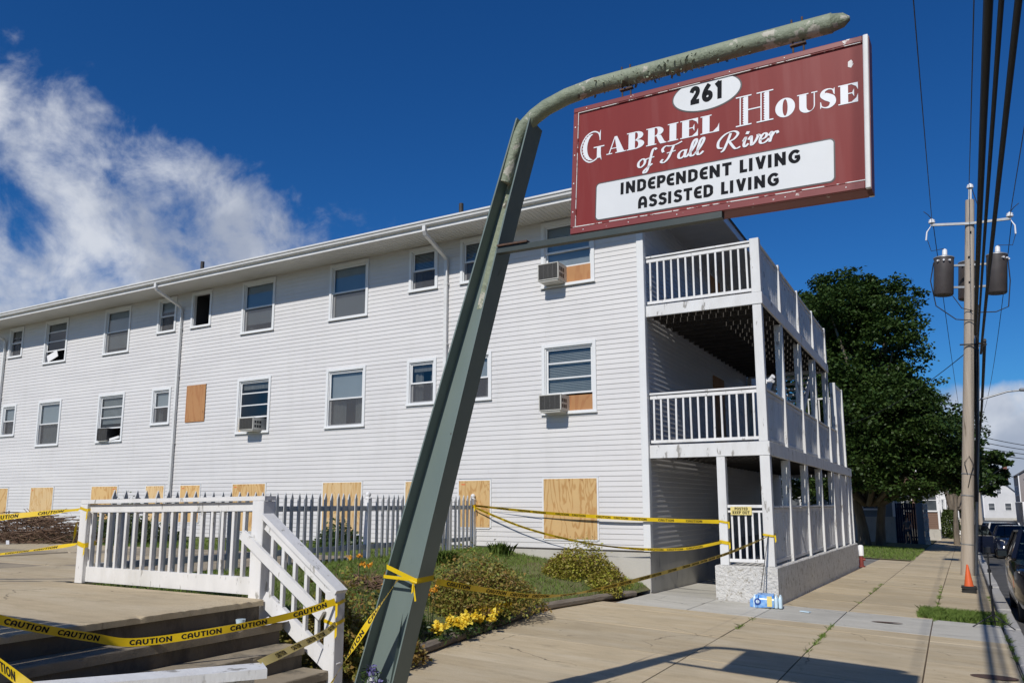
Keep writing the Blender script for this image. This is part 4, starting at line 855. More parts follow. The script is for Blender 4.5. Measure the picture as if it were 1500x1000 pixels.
n = len(zw); f = [(j * 4 + i, j * 4 + (i + 1) % 4, (j + 1) * 4 + (i + 1) % 4, (j + 1) * 4 + i) for j in range(n - 1) for i in range(4)] + [(0, 1, 2, 3), tuple(range(4 * n - 4, 4 * n))]
web = mb.add(v, f).build('web', MAT['green'], sg)
# old welded stiffener and paint-worn patches with their own edges
mb = MB(); mb.add([lp(-1.60, .25, -.098), lp(-1.585, .25, -.04), lp(-1.50, .86, -.096), lp(-1.575, .25, -.098)], [(0, 1, 2), (1, 3, 2)]).build('stiffener', MAT['green'], sg)
mb = MB(); v = [lp(post_u(z) + d_ * (post_w(z) / 2 - .012), z, -.0985) for z, d_ in ((3.05, -.4), (3.05, .5), (3.5, .9), (4.0, .95), (4.0, -.9), (3.45, -.7))]
mb.add(v, [tuple(range(6))]).build('worn_paint', MAT['greenl'], web)
for (z, d_) in ((1.05, .2), (2.15, .4), (3.2, .3), (3.55, .5), (3.8, .2)): MB().bar(lp(post_u(z) + d_ * post_w(z) * .3, z, -.096), lp(post_u(z) + d_ * post_w(z) * .3 + .05, z + .004, -.096), .004, .006).build('weld_mark', MAT['rust'], web)
tilt = lambda u: -.0475 * u
AO = -.055; AV = 4.483
arm = [(-.585, 3.92), (-.54, 4.06), (-.497, 4.175), (-.463, 4.25), (-.42, 4.31), (-.335, 4.373), (-.24, 4.418), (-.073, 4.46), (.14, AV), (.39, AV), (.773, AV), (1.207, AV), (1.66, AV - .004)]
ar = MB().tube([lp(u, v + tilt(u), AO) for u, v in arm], [.042, .046, .05, .053] + [.056] * 9, 22)
ar.tube([lp(u, AV - .004 + tilt(u), AO) for u in (1.66, 1.672, 1.673, 1.735, 1.768)], [.0565, .0565, .051, .040, .012], 20)
ar.build('arm', MAT['greenl'], sg)
# curled flakes hanging under the arm
fl = MB()
for k in range(150):
    u = random.gauss(.62, .28); a = random.uniform(-2.6, .3); r = .057
    if not .05 < u < 1.5: continue
    p = lp(u, AV + tilt(u) + r * math.sin(a), AO + r * math.cos(a)); e = random.uniform(.008, .024)
    q = Vector((random.uniform(-1, 1), random.uniform(-1, 1), random.uniform(-1.6, -.2))).normalized() * e; s_ = Vector((random.uniform(-1, 1), random.uniform(-1, 1), 0)).normalized() * e * .8
    fl.add([p - s_ * .5, p + s_ * .5, p + s_ * .4 + q, p - s_ * .4 + q], [(0, 1, 2, 3)])
stuff(fl.build('paint_flakes', MAT['greenl'], sg))
MB().bar(lp(-.62, 3.425, -.02), lp(1.0, 3.36, -.02), .05, .04).build('brace', MAT['brace'], sg)
MB().bar(lp(-.61, 3.455, .0), lp(-.36, 3.445, .0), .04, .012).build('clamp', MAT['rust'], sg)
for u in (.38, 1.48):
    mb = MB(); z = AV + tilt(u)
    for dx in (-.03, .03): mb.tube([lp(u + dx, z + .085, AO), lp(u + dx, z - .17, AO)], .006, 6)
    mb.bar(lp(u - .045, z - .082, AO), lp(u + .045, z - .084, AO), .03, .010); mb.bar(lp(u - .05, z - .150, AO), lp(u + .05, z - .152, AO), .03, .012); mb.build('hanger', MAT['rust'], sg)

# ------------------------------------------------------------------ the hanging sign
W_, H_, T_ = 1.852, .893, .15
hs = thing('hanging_sign', 'red double-faced sign lettered GABRIEL HOUSE with a white panel', 'sign', sp(-.03, 3.43)); hs.rotation_euler = (0, R(2.72), R(-3))
MB().box(.012, W_ - .012, .008, T_ - .008, .012, H_ - .012).build('cabinet', MAT['red'], hs)
tr = MB()
for y0, y1 in ((-.003, .02), (T_ - .02, T_ + .003)):
    tr.box(0, W_ - .03, y0, y1, 0, .045, c=.004); tr.box(0, W_ - .03, y0, y1, H_ - .035, H_, c=.004); tr.box(0, .035, y0, y1, .0455, H_ - .0355, c=.004)
tr.box(0, .03, .0205, T_ - .0205, 0, H_); tr.box(.03, W_ - .0005, .0205, T_ - .0205, 0, .01); tr.box(.03, W_ - .0005, .0205, T_ - .0205, H_ - .01, H_)
tr.build('frame', MAT['redtrim'], hs)
MB().box(W_ - .0295, W_, .0215, T_ - .0215, .0, H_).build('end_cap', MAT['redtrim'], hs)
for y0, y1 in ((-.004, .021), (T_ - .021, T_ + .004)): MB().box(W_ - .0295, W_ - .002, y0, y1, .0, H_ + .002, c=.004).build('frame_end', MAT['chipw'], hs)
e = MB()       # peeled white edges of the trim
for (a, b, c_, d_) in ((.02, W_ - .03, .046, .0515), (.036, W_ - .03, H_ - .040, H_ - .0365), (.036, .040, .05, H_ - .04)): e.box(a, b, -.0025, .007, c_, d_)
e.build('peeled_edge', MAT['chip'], hs)
b_ = MB()
for k in range(6):
    for z in (.022, H_ - .018): b_.box(.10 + k * .325 - .003, .10 + k * .325 + .003, -.0055, -.0035, z - .003, z + .003)
for k in range(4):
    b_.box(.014, .022, -.0055, -.0035, .15 + k * .2, .158 + k * .2)
b_.build('screw', MAT['chipw'], hs)
for (u, v, r) in ((1.755, .745, .016),): 
    MB().add([(u + r * math.cos(k * 1.26) * random.uniform(.7, 1.3), .0065, v + r * 1.6 * math.sin(k * 1.26)) for k in range(5)], [tuple(range(5))]).build('paint_chip', MAT['chip'], hs)
def SM(off): return lambda a, b, li: (a, .0075 - off - li * .00012, b)
def rrect(x0, x1, y0, y1, r, n=6):
    p = []
    for cx_, cy_, a0 in ((x1 - r, y1 - r, 0), (x0 + r, y1 - r, 90), (x0 + r, y0 + r, 180), (x1 - r, y0 + r, 270)):
        for k in range(n + 1): q = math.radians(a0 + 90 * k / n); p.append((cx_ + r * math.cos(q), cy_ + r * math.sin(q)))
    return p
def plate(name, pts, off, mat, depth=.006):
    n = len(pts); v = [(a, .0075 - off, b) for a, b in pts] + [(a, .0075 - off + depth, b) for a, b in pts]
    MB().add(v, [tuple(range(n))] + [(k, (k + 1) % n, n + (k + 1) % n, n + k) for k in range(n)]).build(name, mat, hs)
zz = 3.428
plate('panel_rim', rrect(.180, 1.670, .068, .328, .03), .001, MAT['rim']); plate('panel', rrect(.188, 1.662, .076, .320, .024), .003, MAT['signw'])
el = lambda a, b: [(.927 + a * math.cos(k * math.pi / 24), .778 + b * math.sin(k * math.pi / 24)) for k in range(48)]
plate('number_rim', el(.222, .115), .001, MAT['rim']); plate('number_plate', el(.213, .107), .003, MAT['signw'])
letter_mesh('number_lettering', lay('261', sans(.26), .115, .823, .722, .205, .10), SM(.0045), MAT['ink'], hs)
def words(txt, font, h, x0, y0, width, gap):
    adv = sum(font[c][0] + gap for c in txt) - gap; k = width / adv; x = 0.
    for w_ in txt.split(' '):
        wa = sum(font[c][0] + gap for c in w_) - gap; yield lay(w_, font, h, x0 + x * k, y0, wa * k, gap); x += wa + 2 * gap + font[' '][0]
for w_ in list(words('INDEPENDENT LIVING', SANS, .080, .362, .219, 1.125, .075)) + list(words('ASSISTED LIVING', SANS, .078, .487, .104, .880, .075)):
    letter_mesh('panel_lettering', w_, SM(.0045), MAT['ink'], hs)
for w_ in (lay('G', FAT, .205, .050, .492, .20) + lay('ABRIEL', FAT, .118, .252, .512, .765, .045), lay('H', FAT, .190, 1.112, .512, .225) + lay('OUSE', FAT, .116, 1.342, .512, .46, .05)):
    letter_mesh('title_lettering', w_, SM(.0015), MAT['lettw'], hs)
for w_ in (lay('of', SCR, .108, .470, .378, .112, .0, .18), lay('Fall', SCR, .104, .640, .386, .262, -.02, .18), lay('River', SCR, .115, 1.030, .378, .325, -.0, .18)):
    letter_mesh('script_lettering', w_, SM(.0032), MAT['lettw'], hs)

# KEEP OUT notice on the porch gate
ns = thing('keep_out_notice', 'small yellow POSTED KEEP OUT notice on the porch gate', 'notice', (1.525, .062, 1.44))
MB().box(0, .375, 0, .006, 0, .145).build('notice_board', MAT['yel'], ns)
NM = lambda a, b, li: (a, -.0012 - li * .0001, b)
letter_mesh('notice_lettering', lay('POSTED', SANS, .050, .075, .086, .235, .10) + lay('KEEP OUT', SANS, .050, .035, .016, .305, .10), NM, MAT['ink'], ns)
MB().add([(.03, -.001, .072), (.345, -.001, .072), (.345, -.001, .077), (.03, -.001, .077)], [(0, 1, 2, 3)]).build('rule', MAT['ink'], ns)

# ------------------------------------------------------------------ caution tape
CA = sans(.2)
def tape(pts, label, w=.072, twist=(0, 0), seed=0, text=True, wav=.0, ends=()):
    rd = random.Random(seed); P3 = [Vector(p) for p in pts]
    # smooth path
    Q = []
    n = len(P3)
    for i in range(n - 1):
        g = lambda j: P3[min(max(j, 0), n - 1)]
        a, b, c_, d_ = g(i - 1), g(i), g(i + 1), g(i + 2)
        for k in range(14):
            t = k / 14; Q.append(.5 * ((2 * b) + (c_ - a) * t + (2 * a - 5 * b + 4 * c_ - d_) * t * t + (3 * b - a - 3 * c_ + d_) * t ** 3))
    Q.append(P3[-1]); m = len(Q); S_ = [0.]
    for i in range(1, m): S_.append(S_[-1] + (Q[i] - Q[i - 1]).length)
    fr = []
    for i in range(m):
        d = (Q[min(i + 1, m - 1)] - Q[max(i - 1, 0)]).normalized(); up = Vector((0, 0, 1)); up = (up - d * up.dot(d)).normalized(); sd = d.cross(up)
        f = i / (m - 1); an = np.interp(f, np.linspace(0, 1, len(twist)), twist) + wav * math.sin(9 * f + seed) + wav * .5 * math.sin(23 * f + 2 * seed)
        fr.append((Q[i], up * math.cos(an) + sd * math.sin(an), -(sd * math.cos(an) - up * math.sin(an))))
    t = thing('caution_tape', label, 'caution tape', Q[0], 0, 'strips of caution tape'); O = Q[0]
    mb = MB(); v = []
    for (p, u, nn) in fr: v += [p - u * w / 2 - O, p - O, p + u * w / 2 - O]
    mb.add(v, [(3 * i + j, 3 * i + 3 + j, 3 * i + 4 + j, 3 * i + 1 + j) for i in range(m - 1) for j in (0, 1)], 0, True); mb.build('ribbon', MAT['tape'], t)
    if text:
        def at(s, b, off):
            s = min(max(s, 0), S_[-1]); i = min(max(int(np.searchsorted(S_, s)) - 1, 0), m - 2); f = (s - S_[i]) / max(S_[i + 1] - S_[i], 1e-6)
            p = fr[i][0].lerp(fr[i + 1][0], f); u = fr[i][1].lerp(fr[i + 1][1], f); nn = fr[i][2].lerp(fr[i + 1][2], f); bb = (b - .5)
            return p + u * bb * w + nn * off - O
        s = rd.uniform(.02, .25); L_ = .30
        while s + L_ < S_[-1]:
            mb = MB()
            for li, p in lay('CAUTION', CA, 1, 0, 0, 1, .06):
                for sg_ in (1, -1):
                    mb.add([at(s + (1 - a) * L_ if sg_ > 0 else s + a * L_, .18 + .64 * b, sg_ * (.0012 + li * .0001)) for a, b in p], [tuple(range(len(p)))])
            mb.build('tape_lettering', MAT['ink'], t); s += L_ + rd.choice((.06, .06, .22))
    for (c_, r, z) in ends:     # wrap round a post
        mb = MB(); cc = Vector(c_); v = []; k_ = 16
        for k in range(k_ + 1):
            a = 2 * math.pi * k / k_; x = cc + Vector((max(-r, min(r, r * 1.35 * math.cos(a))), max(-r, min(r, r * 1.35 * math.sin(a))), .012 * math.sin(2 * a))); v += [x + Vector((0, 0, -z / 2)) - O, x + Vector((0, 0, z / 2)) - O]
        mb.add(v, [(2 * k, 2 * k + 2, 2 * k + 3, 2 * k + 1) for k in range(k_)], 0, True); mb.build('wrap', MAT['tape'], t)
        mb = MB(); a = cc + Vector((r + .004, -r - .006, 0)); v = [a, a + Vector((.03, -.005, .0)), a + Vector((.035, -.01, -.10)), a + Vector((.012, -.012, -.13))]; mb.add([x - O for x in v], [(0, 1, 2, 3)]).build('loose_end', MAT['tape'], t)
    return t
tape([(.36, -9.06, .815), (.20, -9.4, .73), (-.03, -9.95, .665), (-.30, -10.46, .633), (-.36, -10.78, .71), (-.42, -11.2, .838), (-.46, -11.6, .985)], 'sagging CAUTION tape across the concrete steps, lettering plainly legible', .060, (.1, -.15, .1, -.2, .3), 3, wav=.1, ends=[((.29, -8.985, .80), .066, .03)])
tape([(.37, -9.05, .63), (.75, -9.6, .66), (1.3, -10.45, .74), (1.95, -11.36, .855)], 'narrow tape from stair post down to the near rail end', .05, (.9, .5, 1.0, .7), 5, wav=.2, ends=[((.29, -8.985, .635), .066, .03)])
tape([(1.60, -9.80, 1.12), (1.42, -9.86, .85), (1.20, -9.92, .50), (1.02, -9.96, .20), (.92, -9.98, .0)], 'twisted tape hanging from the sign post towards the ground', .062, (1.35, .95, 1.25, .35, .75), 8, wav=.35)
# tape knotted round the sign post
tw = thing('caution_tape', 'yellow tape knotted round the leaning sign post', 'caution tape', sp(post_u(1.12), 1.12), 0, 'strips of caution tape'); O = sp(post_u(1.12), 1.12)
mb = MB()
for (za, zb, w, o) in ((1.19, 1.10, .034, .0), (1.12, 1.11, .024, .004)):
    a, b = sp(post_u(za) - post_w(za) / 2 - .01, za, fd + .004 + o), sp(post_u(zb) + post_w(zb) / 2 + .01, zb, fd + .006 + o); c_ = sp(post_u(zb) + post_w(zb) / 2 + .012, zb + .01, -.18)
    d_ = sp(post_u(za) - post_w(za) / 2 - .012, za, -.18); U = Vector((0, 0, w / 2))
    L = [a, b, c_, d_, a]; v = []
    for q in L: v += [q - U - O, q + U - O]
    mb.add(v, [(2 * k, 2 * k + 2, 2 * k + 3, 2 * k + 1) for k in range(4)])
mb.build('wrap', MAT['tape'], tw)
kn = sp(post_u(1.1) + post_w(1.1) / 2 - .02, 1.10, fd + .02) - O
MB().tube([kn + Vector((-.03, 0, .01)), kn, kn + Vector((.04, 0, -.01))], [.008, .015, .008], 8).build('knot', MAT['tape'], tw)
for k in range(2): MB().add([kn, kn + Vector((.014, -.005, 0)), kn + Vector((.02 + .03 * k, -.02, -.07 - .06 * k)), kn + Vector((.005 + .03 * k, -.02, -.085 - .05 * k))], [(0, 1, 2, 3)]).build('loose_end', MAT['tape'], tw)
tape([(1.80, -9.62, 1.10), (1.83, -9.1, 1.0), (1.86, -8.3, .87), (1.9, -7.4, .81), (2.0, -5.75, .83), (2.1, -2.8, .91), (2.17, .02, 1.07)], 'long thin tape strung from the sign post to the porch corner post', .045, (.5, .2, .8, .3, .5), 11, wav=.3, ends=[((2.178, .12, 1.09), .098, .035)])
tape([(-3.90, -.1, 1.60), (-2.2, -.16, 1.46), (-.6, -.14, 1.37), (.5, -.07, 1.33), (1.32, .02, 1.315)], 'taut upper tape from the fence end post to the porch gate post', .07, (.8, .5, .25, .1, .2), 13, wav=.1, ends=[((-3.92, -.08, 1.60), .06, .05), ((1.388, .115, 1.315), .085, .04)])
tape([(-3.90, -.14, 1.58), (-2.6, -.22, 1.16), (-1.3, -.26, .90), (-.2, -.2, .80), (.7, -.1, .82), (1.35, .02, .95)], 'drooping lower tape from the fence end post to the porch gate post', .055, (.7, .4, .8, .4, .3), 17, wav=.15, ends=[((1.388, .115, .95), .085, .06)])
tape([(-3.47, -9.03, 1.58), (-4.1, -9.35, 1.51), (-5.0, -9.8, 1.41), (-6.4, -10.5, 1.30)], 'upper tape running left from the landing railing post', .066, (.9, .2, .7, .1), 19, wav=.3, ends=[((-3.40, -8.96, 1.585), .069, .03)])
tape([(-3.47, -9.03, 1.20), (-4.2, -9.3, 1.10), (-5.2, -9.7, 1.0), (-6.4, -10.3, .98)], 'lower tape running left from the landing railing post', .045, (1.2, .7, 1.3, .8), 23, wav=.4, ends=[((-3.40, -8.96, 1.20), .069, .05)])
tape([(-3.50, -8.98, 1.56), (-3.58, -8.98, 1.42), (-3.62, -8.97, 1.27), (-3.66, -8.96, 1.20)], 'loose tape end dangling beside the landing railing post', .04, (.3, 1.0, .2), 29, text=False)
tape([(.70, -12.16, 1.0), (.89, -12.18, .97), (1.22, -12.22, .92), (1.60, -12.25, .84)], 'short strip of tape in the bottom left corner', .075, (.3, .2), 31)

# ------------------------------------------------------------------ planting
# weathered timbers edging the bed
tp = [(-.16, -8.9)] + TP[1:6]
labs = ['split weathered timber beside the foot of the sign post', 'weathered timber edging in front of the yellow flowers', 'weathered timber edging at the middle of the bed', 'weathered timber edging below the round shrub', 'last weathered timber, ending at the pale concrete strip']
for i in range(5):
    a, b = Vector((*tp[i], 0)), Vector((*tp[i + 1], 0)); d = (b - a).normalized(); r = Vector((d.y, -d.x, 0)); z = [zg(a.x, a.y) + .055, zg(b.x, b.y) + .05]
    mb = MB(); v = []; n = 7; nn = 8
    for j in range(n):
        f = j / (n - 1); c = a.lerp(b, .005 + .99 * f) + Vector((0, 0, z[0] + (z[1] - z[0]) * f)) + r * random.uniform(-.006, .006)
        for k in range(nn):
            an = 2 * math.pi * (k + .5) / nn; w = .062 * random.uniform(.92, 1.06) * (.9 if j in (0, n - 1) else 1)
            v.append(c + r * (w * 1.15 * math.cos(an)) + Vector((0, 0, w * math.sin(an))))
    f = [(j * nn + k, j * nn + (k + 1) % nn, (j + 1) * nn + (k + 1) % nn, (j + 1) * nn + k) for j in range(n - 1) for k in range(nn)] + [tuple(range(nn))[::-1], tuple(range((n - 1) * nn, n * nn))]
    tag(mb.add(v, f).build('landscape_timber', MAT['timber']), labs[i], 'timber', 'timbers edging the bed')
def blades(name, n, fx, h, w, mat, zf, keep=None, parent=None, lean=.5):
    P = np.array([fx() for _ in range(n)])
    if keep is not None: P = np.array([p for p in P if keep(*p)])
    n = len(P); z = np.array([zf(x, y) for x, y in P]); hh = h * rng.uniform(.45, 1.3, n); a = rng.uniform(0, 2 * math.pi, n); l = rng.normal(0, lean, (n, 2)) * hh[:, None]
    B = np.column_stack([P, z]); dx = np.column_stack([np.cos(a), np.sin(a), np.zeros(n)]) * w
    mid = B + np.column_stack([l * .35, hh * .6]); tip = B + np.column_stack([l, hh])
    V = np.stack([B - dx, B + dx, mid + dx * .7, tip, mid - dx * .7], 1).reshape(-1, 3); F = np.arange(5 * n).reshape(n, 5)
    return stuff(obj(name, np_mesh(name, V, F), mat, parent))
# patches of grass on the bank, thin and dry towards the wall
def onlawn():
    y = random.uniform(-8.9, -.04); return (random.uniform(-3.9, tx(y) - .04), y)
def gk(x, y):
    f = .5 + .5 * math.sin(2.3 * x + 1.1 * y + .6) * math.sin(1.4 * y - .8 * x + 2.); bare = (abs(x + 1.35) < .75 and -1.9 < y < -.3)
    bed = x > -1.1 and y < -5.2
    return random.random() < (.18 if bed else .30 if bare else .45 + .55 * f)
tag_ = blades('grass', 68000, onlawn, .055, .0035, MAT['blade'], lawn_z, gk); tag_['label'] = 'short green grass on the bank'; tag_['category'] = 'grass'
g2 = blades('dry_grass', 9000, onlawn, .045, .0035, MAT['gblade'], lawn_z, lambda x, y: random.random() < .9 if (x < -1 and y > -4) else random.random() < .35); g2['label'] = 'dry thin grass and weeds on the bank'; g2['category'] = 'grass'
g3 = blades('yard_grass', 14000, lambda: (random.uniform(-16, -4), random.uniform(-3.6, -.05)), .07, .005, MAT['blade'], lambda x, y: .70); g3['label'] = 'grass strip along the wall left of the fence'; g3['category'] = 'grass'
g4 = blades('pavement_grass', 11000, lambda: (random.uniform(4.42, 5.66), random.uniform(.24, 1.72)), .085, .004, MAT['blade'], lambda x, y: zg(x, y) - .02); g4['label'] = 'rectangle of grass growing in the pavement'; g4['category'] = 'grass'
g5 = blades('verge_grass', 14000, lambda: (random.uniform(-3, 3.6), random.uniform(19.6, 34)), .09, .008, MAT['blade'], lambda x, y: zg(max(x, -1), y) + .03); g5['label'] = 'grass verge beyond the driveway under the tree'; g5['category'] = 'grass'
# weeds in the pavement joints
wd_ = []
for (x, y0, y1, n) in ((3.39, -4.5, -1.5, 10), (3.42, 1, 7, 8), (4.67, .0, 8, 26), (5.575, -6, 6, 26), (2.3, -4, -1, 3)):
    for k in range(n):
        c = random.uniform(y0, y1)
        for q in range(random.randint(14, 40)): wd_.append((x + random.gauss(0, .015), c + random.gauss(0, .07)))
it = iter(wd_); g6 = blades('joint_weeds', len(wd_), lambda: next(it), .04, .004, MAT['blade'], lambda x, y: zg(x, y) - .01, lean=.8); g6['label'] = 'weeds sprouting from the pavement joints'; g6['category'] = 'weeds'
def mound(name, label, c, rx, ry, h, n, size, mat, cat='shrub', rough=.22, stems=30, group=None, aspect=.55, drop=0., up=.3, inner=.35):
    """low spreading shrub: leaves through a lumpy shell, twigs inside"""
    t = thing(name, label, cat, c, 0, group)
    lumps = [(random.uniform(-.65, .65) * rx, random.uniform(-.65, .65) * ry, random.uniform(.25, .5)) for _ in range(11)] + [(0, 0, .62)]
    u = unit(n); u[:, 2] = np.abs(u[:, 2]); L = np.array(lumps); ix = rng.integers(0, len(L), n)
    rad = L[ix, 2][:, None] * (1 + rng.normal(0, rough * .5, (n, 1))) * np.where(rng.random((n, 1)) < inner, rng.uniform(.3, .9, (n, 1)), 1)
    P = np.column_stack([L[ix, 0] + u[:, 0] * rad[:, 0] * rx, L[ix, 1] + u[:, 1] * rad[:, 0] * ry, np.maximum(u[:, 2] * rad[:, 0] * h * 1.5, .01)])
    d = (P[:, 0] / rx) ** 2 + (P[:, 1] / ry) ** 2; P[:, 2] *= np.clip(1.25 - .75 * d, .25, 1.2)
    P[:, 2] += drop * P[:, 0]
    stuff(obj('foliage', leaf_mesh('foliage', P, size, aspect, up), mat, t))
    s = MB()
    for k in range(stems):
        a = random.uniform(0, 6.28); q = random.uniform(.2, .85); e = Vector((rx * q * math.cos(a), ry * q * math.sin(a), h * random.uniform(.5, .95) * (1.1 - q * .6) + drop * rx * q * math.cos(a)))
        s.tube([e * .1 + Vector((0, 0, -.03)), e * .55 + Vector((random.gauss(0, .03), random.gauss(0, .03), .02)), e], [.006, .004, .002], 4, cap=False)
    stuff(s.build('stems', MAT['twig'], t)); return t
LS = 'low shrubs in the bed'
mound('spreading_shrub', 'wide reddish-green shrub behind the yellow flowers', (-.92, -4.85, lawn_z(-.92, -4.85) - .03), .80, 1.35, .66, 20000, .048, MAT['leafa'], group=LS, drop=-.10)
mound('spreading_shrub', 'rounded yellow-green shrub against the foundation near the corner', (-.88, -1.0, lawn_z(-.88, -1.0) - .08), .85, .74, .62, 18000, .050, MAT['leafb'], group=LS, drop=-.22)
mound('spreading_shrub', 'dark reddish shrub between the stair railing and the sign post', (-.30, -8.15, lawn_z(-.3, -8.1) - .05), .75, .8, .78, 16000, .05, MAT['leafa'], group=LS, drop=-.1)
mound('leafy_plant', 'dark leafy plant with orange blooms right of the sign post', (-.62, -7.0, lawn_z(-.6, -7.0)), .34, .30, .60, 2200, .085, MAT['leafc'], 'plant', aspect=.35, stems=26)
mound('leafy_shrub', 'dark green bush seen through the picket fence', (-6.6, -1.3, .69), .62, .5, .62, 3200, .085, MAT['leafc'])
mound('leafy_shrub', 'sunlit bush beside the brush pile left of the railing', (-12.6, -2.2, .68), 1.5, 1.0, .95, 8000, .09, MAT['leafh'])
# grass clumps by the fence end
for (x, y, lb) in ((-2.85, -.75, 'tall tuft of grass at the end post of the fence'), (-2.9, -2.6, 'tall tuft of grass beside the sign post near the fence')):
    n = 420; a = rng.uniform(0, 6.28, n); B = np.column_stack([rng.normal(0, .07, n), rng.normal(0, .07, n), np.zeros(n)]); l = rng.uniform(.12, .30, n)
    dr = np.column_stack([np.cos(a), np.sin(a), np.zeros(n)]); sd_ = np.column_stack([-np.sin(a), np.cos(a), np.zeros(n)]) * .005; sp_ = rng.uniform(.1, .75, n)[:, None]
    m1 = B + dr * l[:, None] * sp_ * .35 + np.array([0, 0, 1]) * (l * .6)[:, None]; m2 = B + dr * l[:, None] * sp_ + np.array([0, 0, 1]) * (l * (1.1 - .5 * sp_[:, 0]))[:, None]
    V = np.stack([B - sd_, B + sd_, m1 + sd_, m2, m1 - sd_], 1).reshape(-1, 3)
    o = obj('grass_tuft', np_mesh('grass_tuft', V, np.arange(5 * n).reshape(n, 5)), MAT['blade'], None, (x, y, lawn_z(x, y))); tag(o, lb, 'grass tuft', 'grass tufts')
# yellow flowers along the timber
fx_ = [(-.26, -6.62), (-.31, -6.22), (-.28, -6.02), (-.35, -5.84), (-.33, -5.60), (-.40, -5.42), (-.40, -5.16), (-.46, -4.98), (-.46, -4.78)]
for i, (x, y) in enumerate(fx_):
    z = max(lawn_z(x, y), .05)
    t = thing('yellow_flower', ['leftmost yellow flower plant, a little apart from the row', 'second yellow flower plant from the sign post', 'third yellow flower plant from the sign post', 'fourth yellow flower plant from the sign post', 'middle yellow flower plant of the row along the timber', 'fourth yellow flower plant from the right end of the row', 'third yellow flower plant from the right end of the row', 'second yellow flower plant from the right end of the row', 'yellow flower plant at the right end of the row'][i], 'flower', (x, y, z), 0, 'yellow flowers in the bed')
    P = np.column_stack([rng.normal(0, .07, 150), rng.normal(0, .07, 150), rng.uniform(.0, .07, 150)]); stuff(obj('leaves', leaf_mesh('leaves', P, .07, .3, .2), MAT['leafc'], t))
    for q in range(random.randint(2, 3)):
        cx_, cy_, cz_ = random.gauss(.02, .05), random.gauss(0, .06), random.uniform(.10, .19)
        n = 46; u = unit(n); u[:, 2] = np.abs(u[:, 2]) * .9; P = u * rng.uniform(.004, .05, (n, 1)) + np.array([cx_, cy_, cz_]); obj('bloom', leaf_mesh('bloom', P, .055, .9, .2, .3), MAT['petal'], t)
        MB().tube([(cx_ * .3, cy_ * .3, 0), (cx_, cy_, cz_)], .004, 5).build('stalk', MAT['leafc'], t)
for (x, y, z, lb) in ((-.62, -7.05, .62, 'small orange blooms above the dark plant by the post'), (-1.15, -6.9, .72, 'small orange blooms left of the sign post'), (-.42, -6.55, .55, 'low orange blooms right of the sign post')):
    t = thing('orange_flower', lb, 'flower', (x, y, lawn_z(x, y)), 0, 'orange flowers by the post')
    for q in range(5):
        c_ = np.array([random.gauss(0, .09), random.gauss(0, .09), z - .1 + random.uniform(-.06, .1)]); n = 20; obj('bloom', leaf_mesh('bloom', unit(n) * .014 + c_, .035, .7, .2), MAT['opetal'], t)
        MB().tube([(c_[0] * .2, c_[1] * .2, 0), tuple(c_)], .004, 5).build('stalk', MAT['leafc'], t)
# bouquet left at the foot of the post
t = thing('bouquet', 'bouquet of white and purple flowers leaning in the foot of the sign post', 'bouquet', sp(-1.66, .30, .05))
for (c_, m, n, s_) in (((0, 0, .06), 'cloth', 90, .030), ((.03, -.01, .0), 'cloth', 70, .028), ((-.06, 0, .03), 'purple', 60, .028), ((.03, -.02, .17), 'purple', 50, .026), ((-.07, 0, -.05), 'purple', 50, .026), ((.06, 0, .08), 'purple', 26, .024)):
    if m not in MAT: MAT[m] = M('purple_petal', (.10, .09, .28), (.20, .18, .42), island=True, rough=.6, trans=.2)
    u = unit(n) * rng.uniform(.01, .045, (n, 1)); obj('bloom', leaf_mesh('bloom', u + np.array(c_), s_, .8, .2), MAT[m], t)
P = unit(120) * np.array([.08, .06, .16]) + np.array([0, 0, .02]); obj('leaves', leaf_mesh('leaves', P, .06, .25), MAT['leafc'], t)
MB().tube([(0, 0, -.28), (0, 0, -.12), (0, 0, .02)], [.03, .03, .05], 8).build('wrapping', MAT['bluel'], t)
# brush pile and a heap of cut stems
def heap(name, label, c, rx, ry, h, n, L):
    mb = MB()
    for k in range(n):
        q = random.random() ** .6; a = random.uniform(0, 6.28); x, y = rx * q * math.cos(a), ry * q * math.sin(a); z = random.uniform(0, h) * (1 - q ** 2) + .01
        d = Vector((random.gauss(0, 1), random.gauss(0, 1), random.gauss(0, .28))).normalized() * L * random.uniform(.3, 1); r = random.choice((.004, .006, .009, .016))
        p = Vector((x, y, z)); mb.tube([p - d * .5, p + Vector((random.gauss(0, .05), random.gauss(0, .05), random.gauss(0, .04))), p + d * .5], [r, r * .8, r * .4], 4, cap=False)
    o = mb.build(name, MAT['twig'], None, c); tag(o, label, 'brush pile'); stuff(o)
heap('brush_pile', 'heap of cut brown branches at the left edge', (-14.6, -3.3, .70), 2.6, 1.0, .72, 950, 1.0)
heap('cut_stems', 'dark flattened heap of cut stems behind the stair railing', (-2.2, -5.6, lawn_z(-2.2, -5.6)), .6, .6, .10, 260, .5)
for (a, b) in (((-13.4, -4.3, .80), (-12.4, -4.5, .95)), ((-15.2, -4.5, .85), (-13.9, -4.4, 1.0))):
    pass
tag(MB().bar((-13.7, -4.35, .80), (-13.2, -4.6, .70), .06, .03).build('scrap_board', MAT['paint']), 'pale scrap of board lying on the brush pile', 'board')

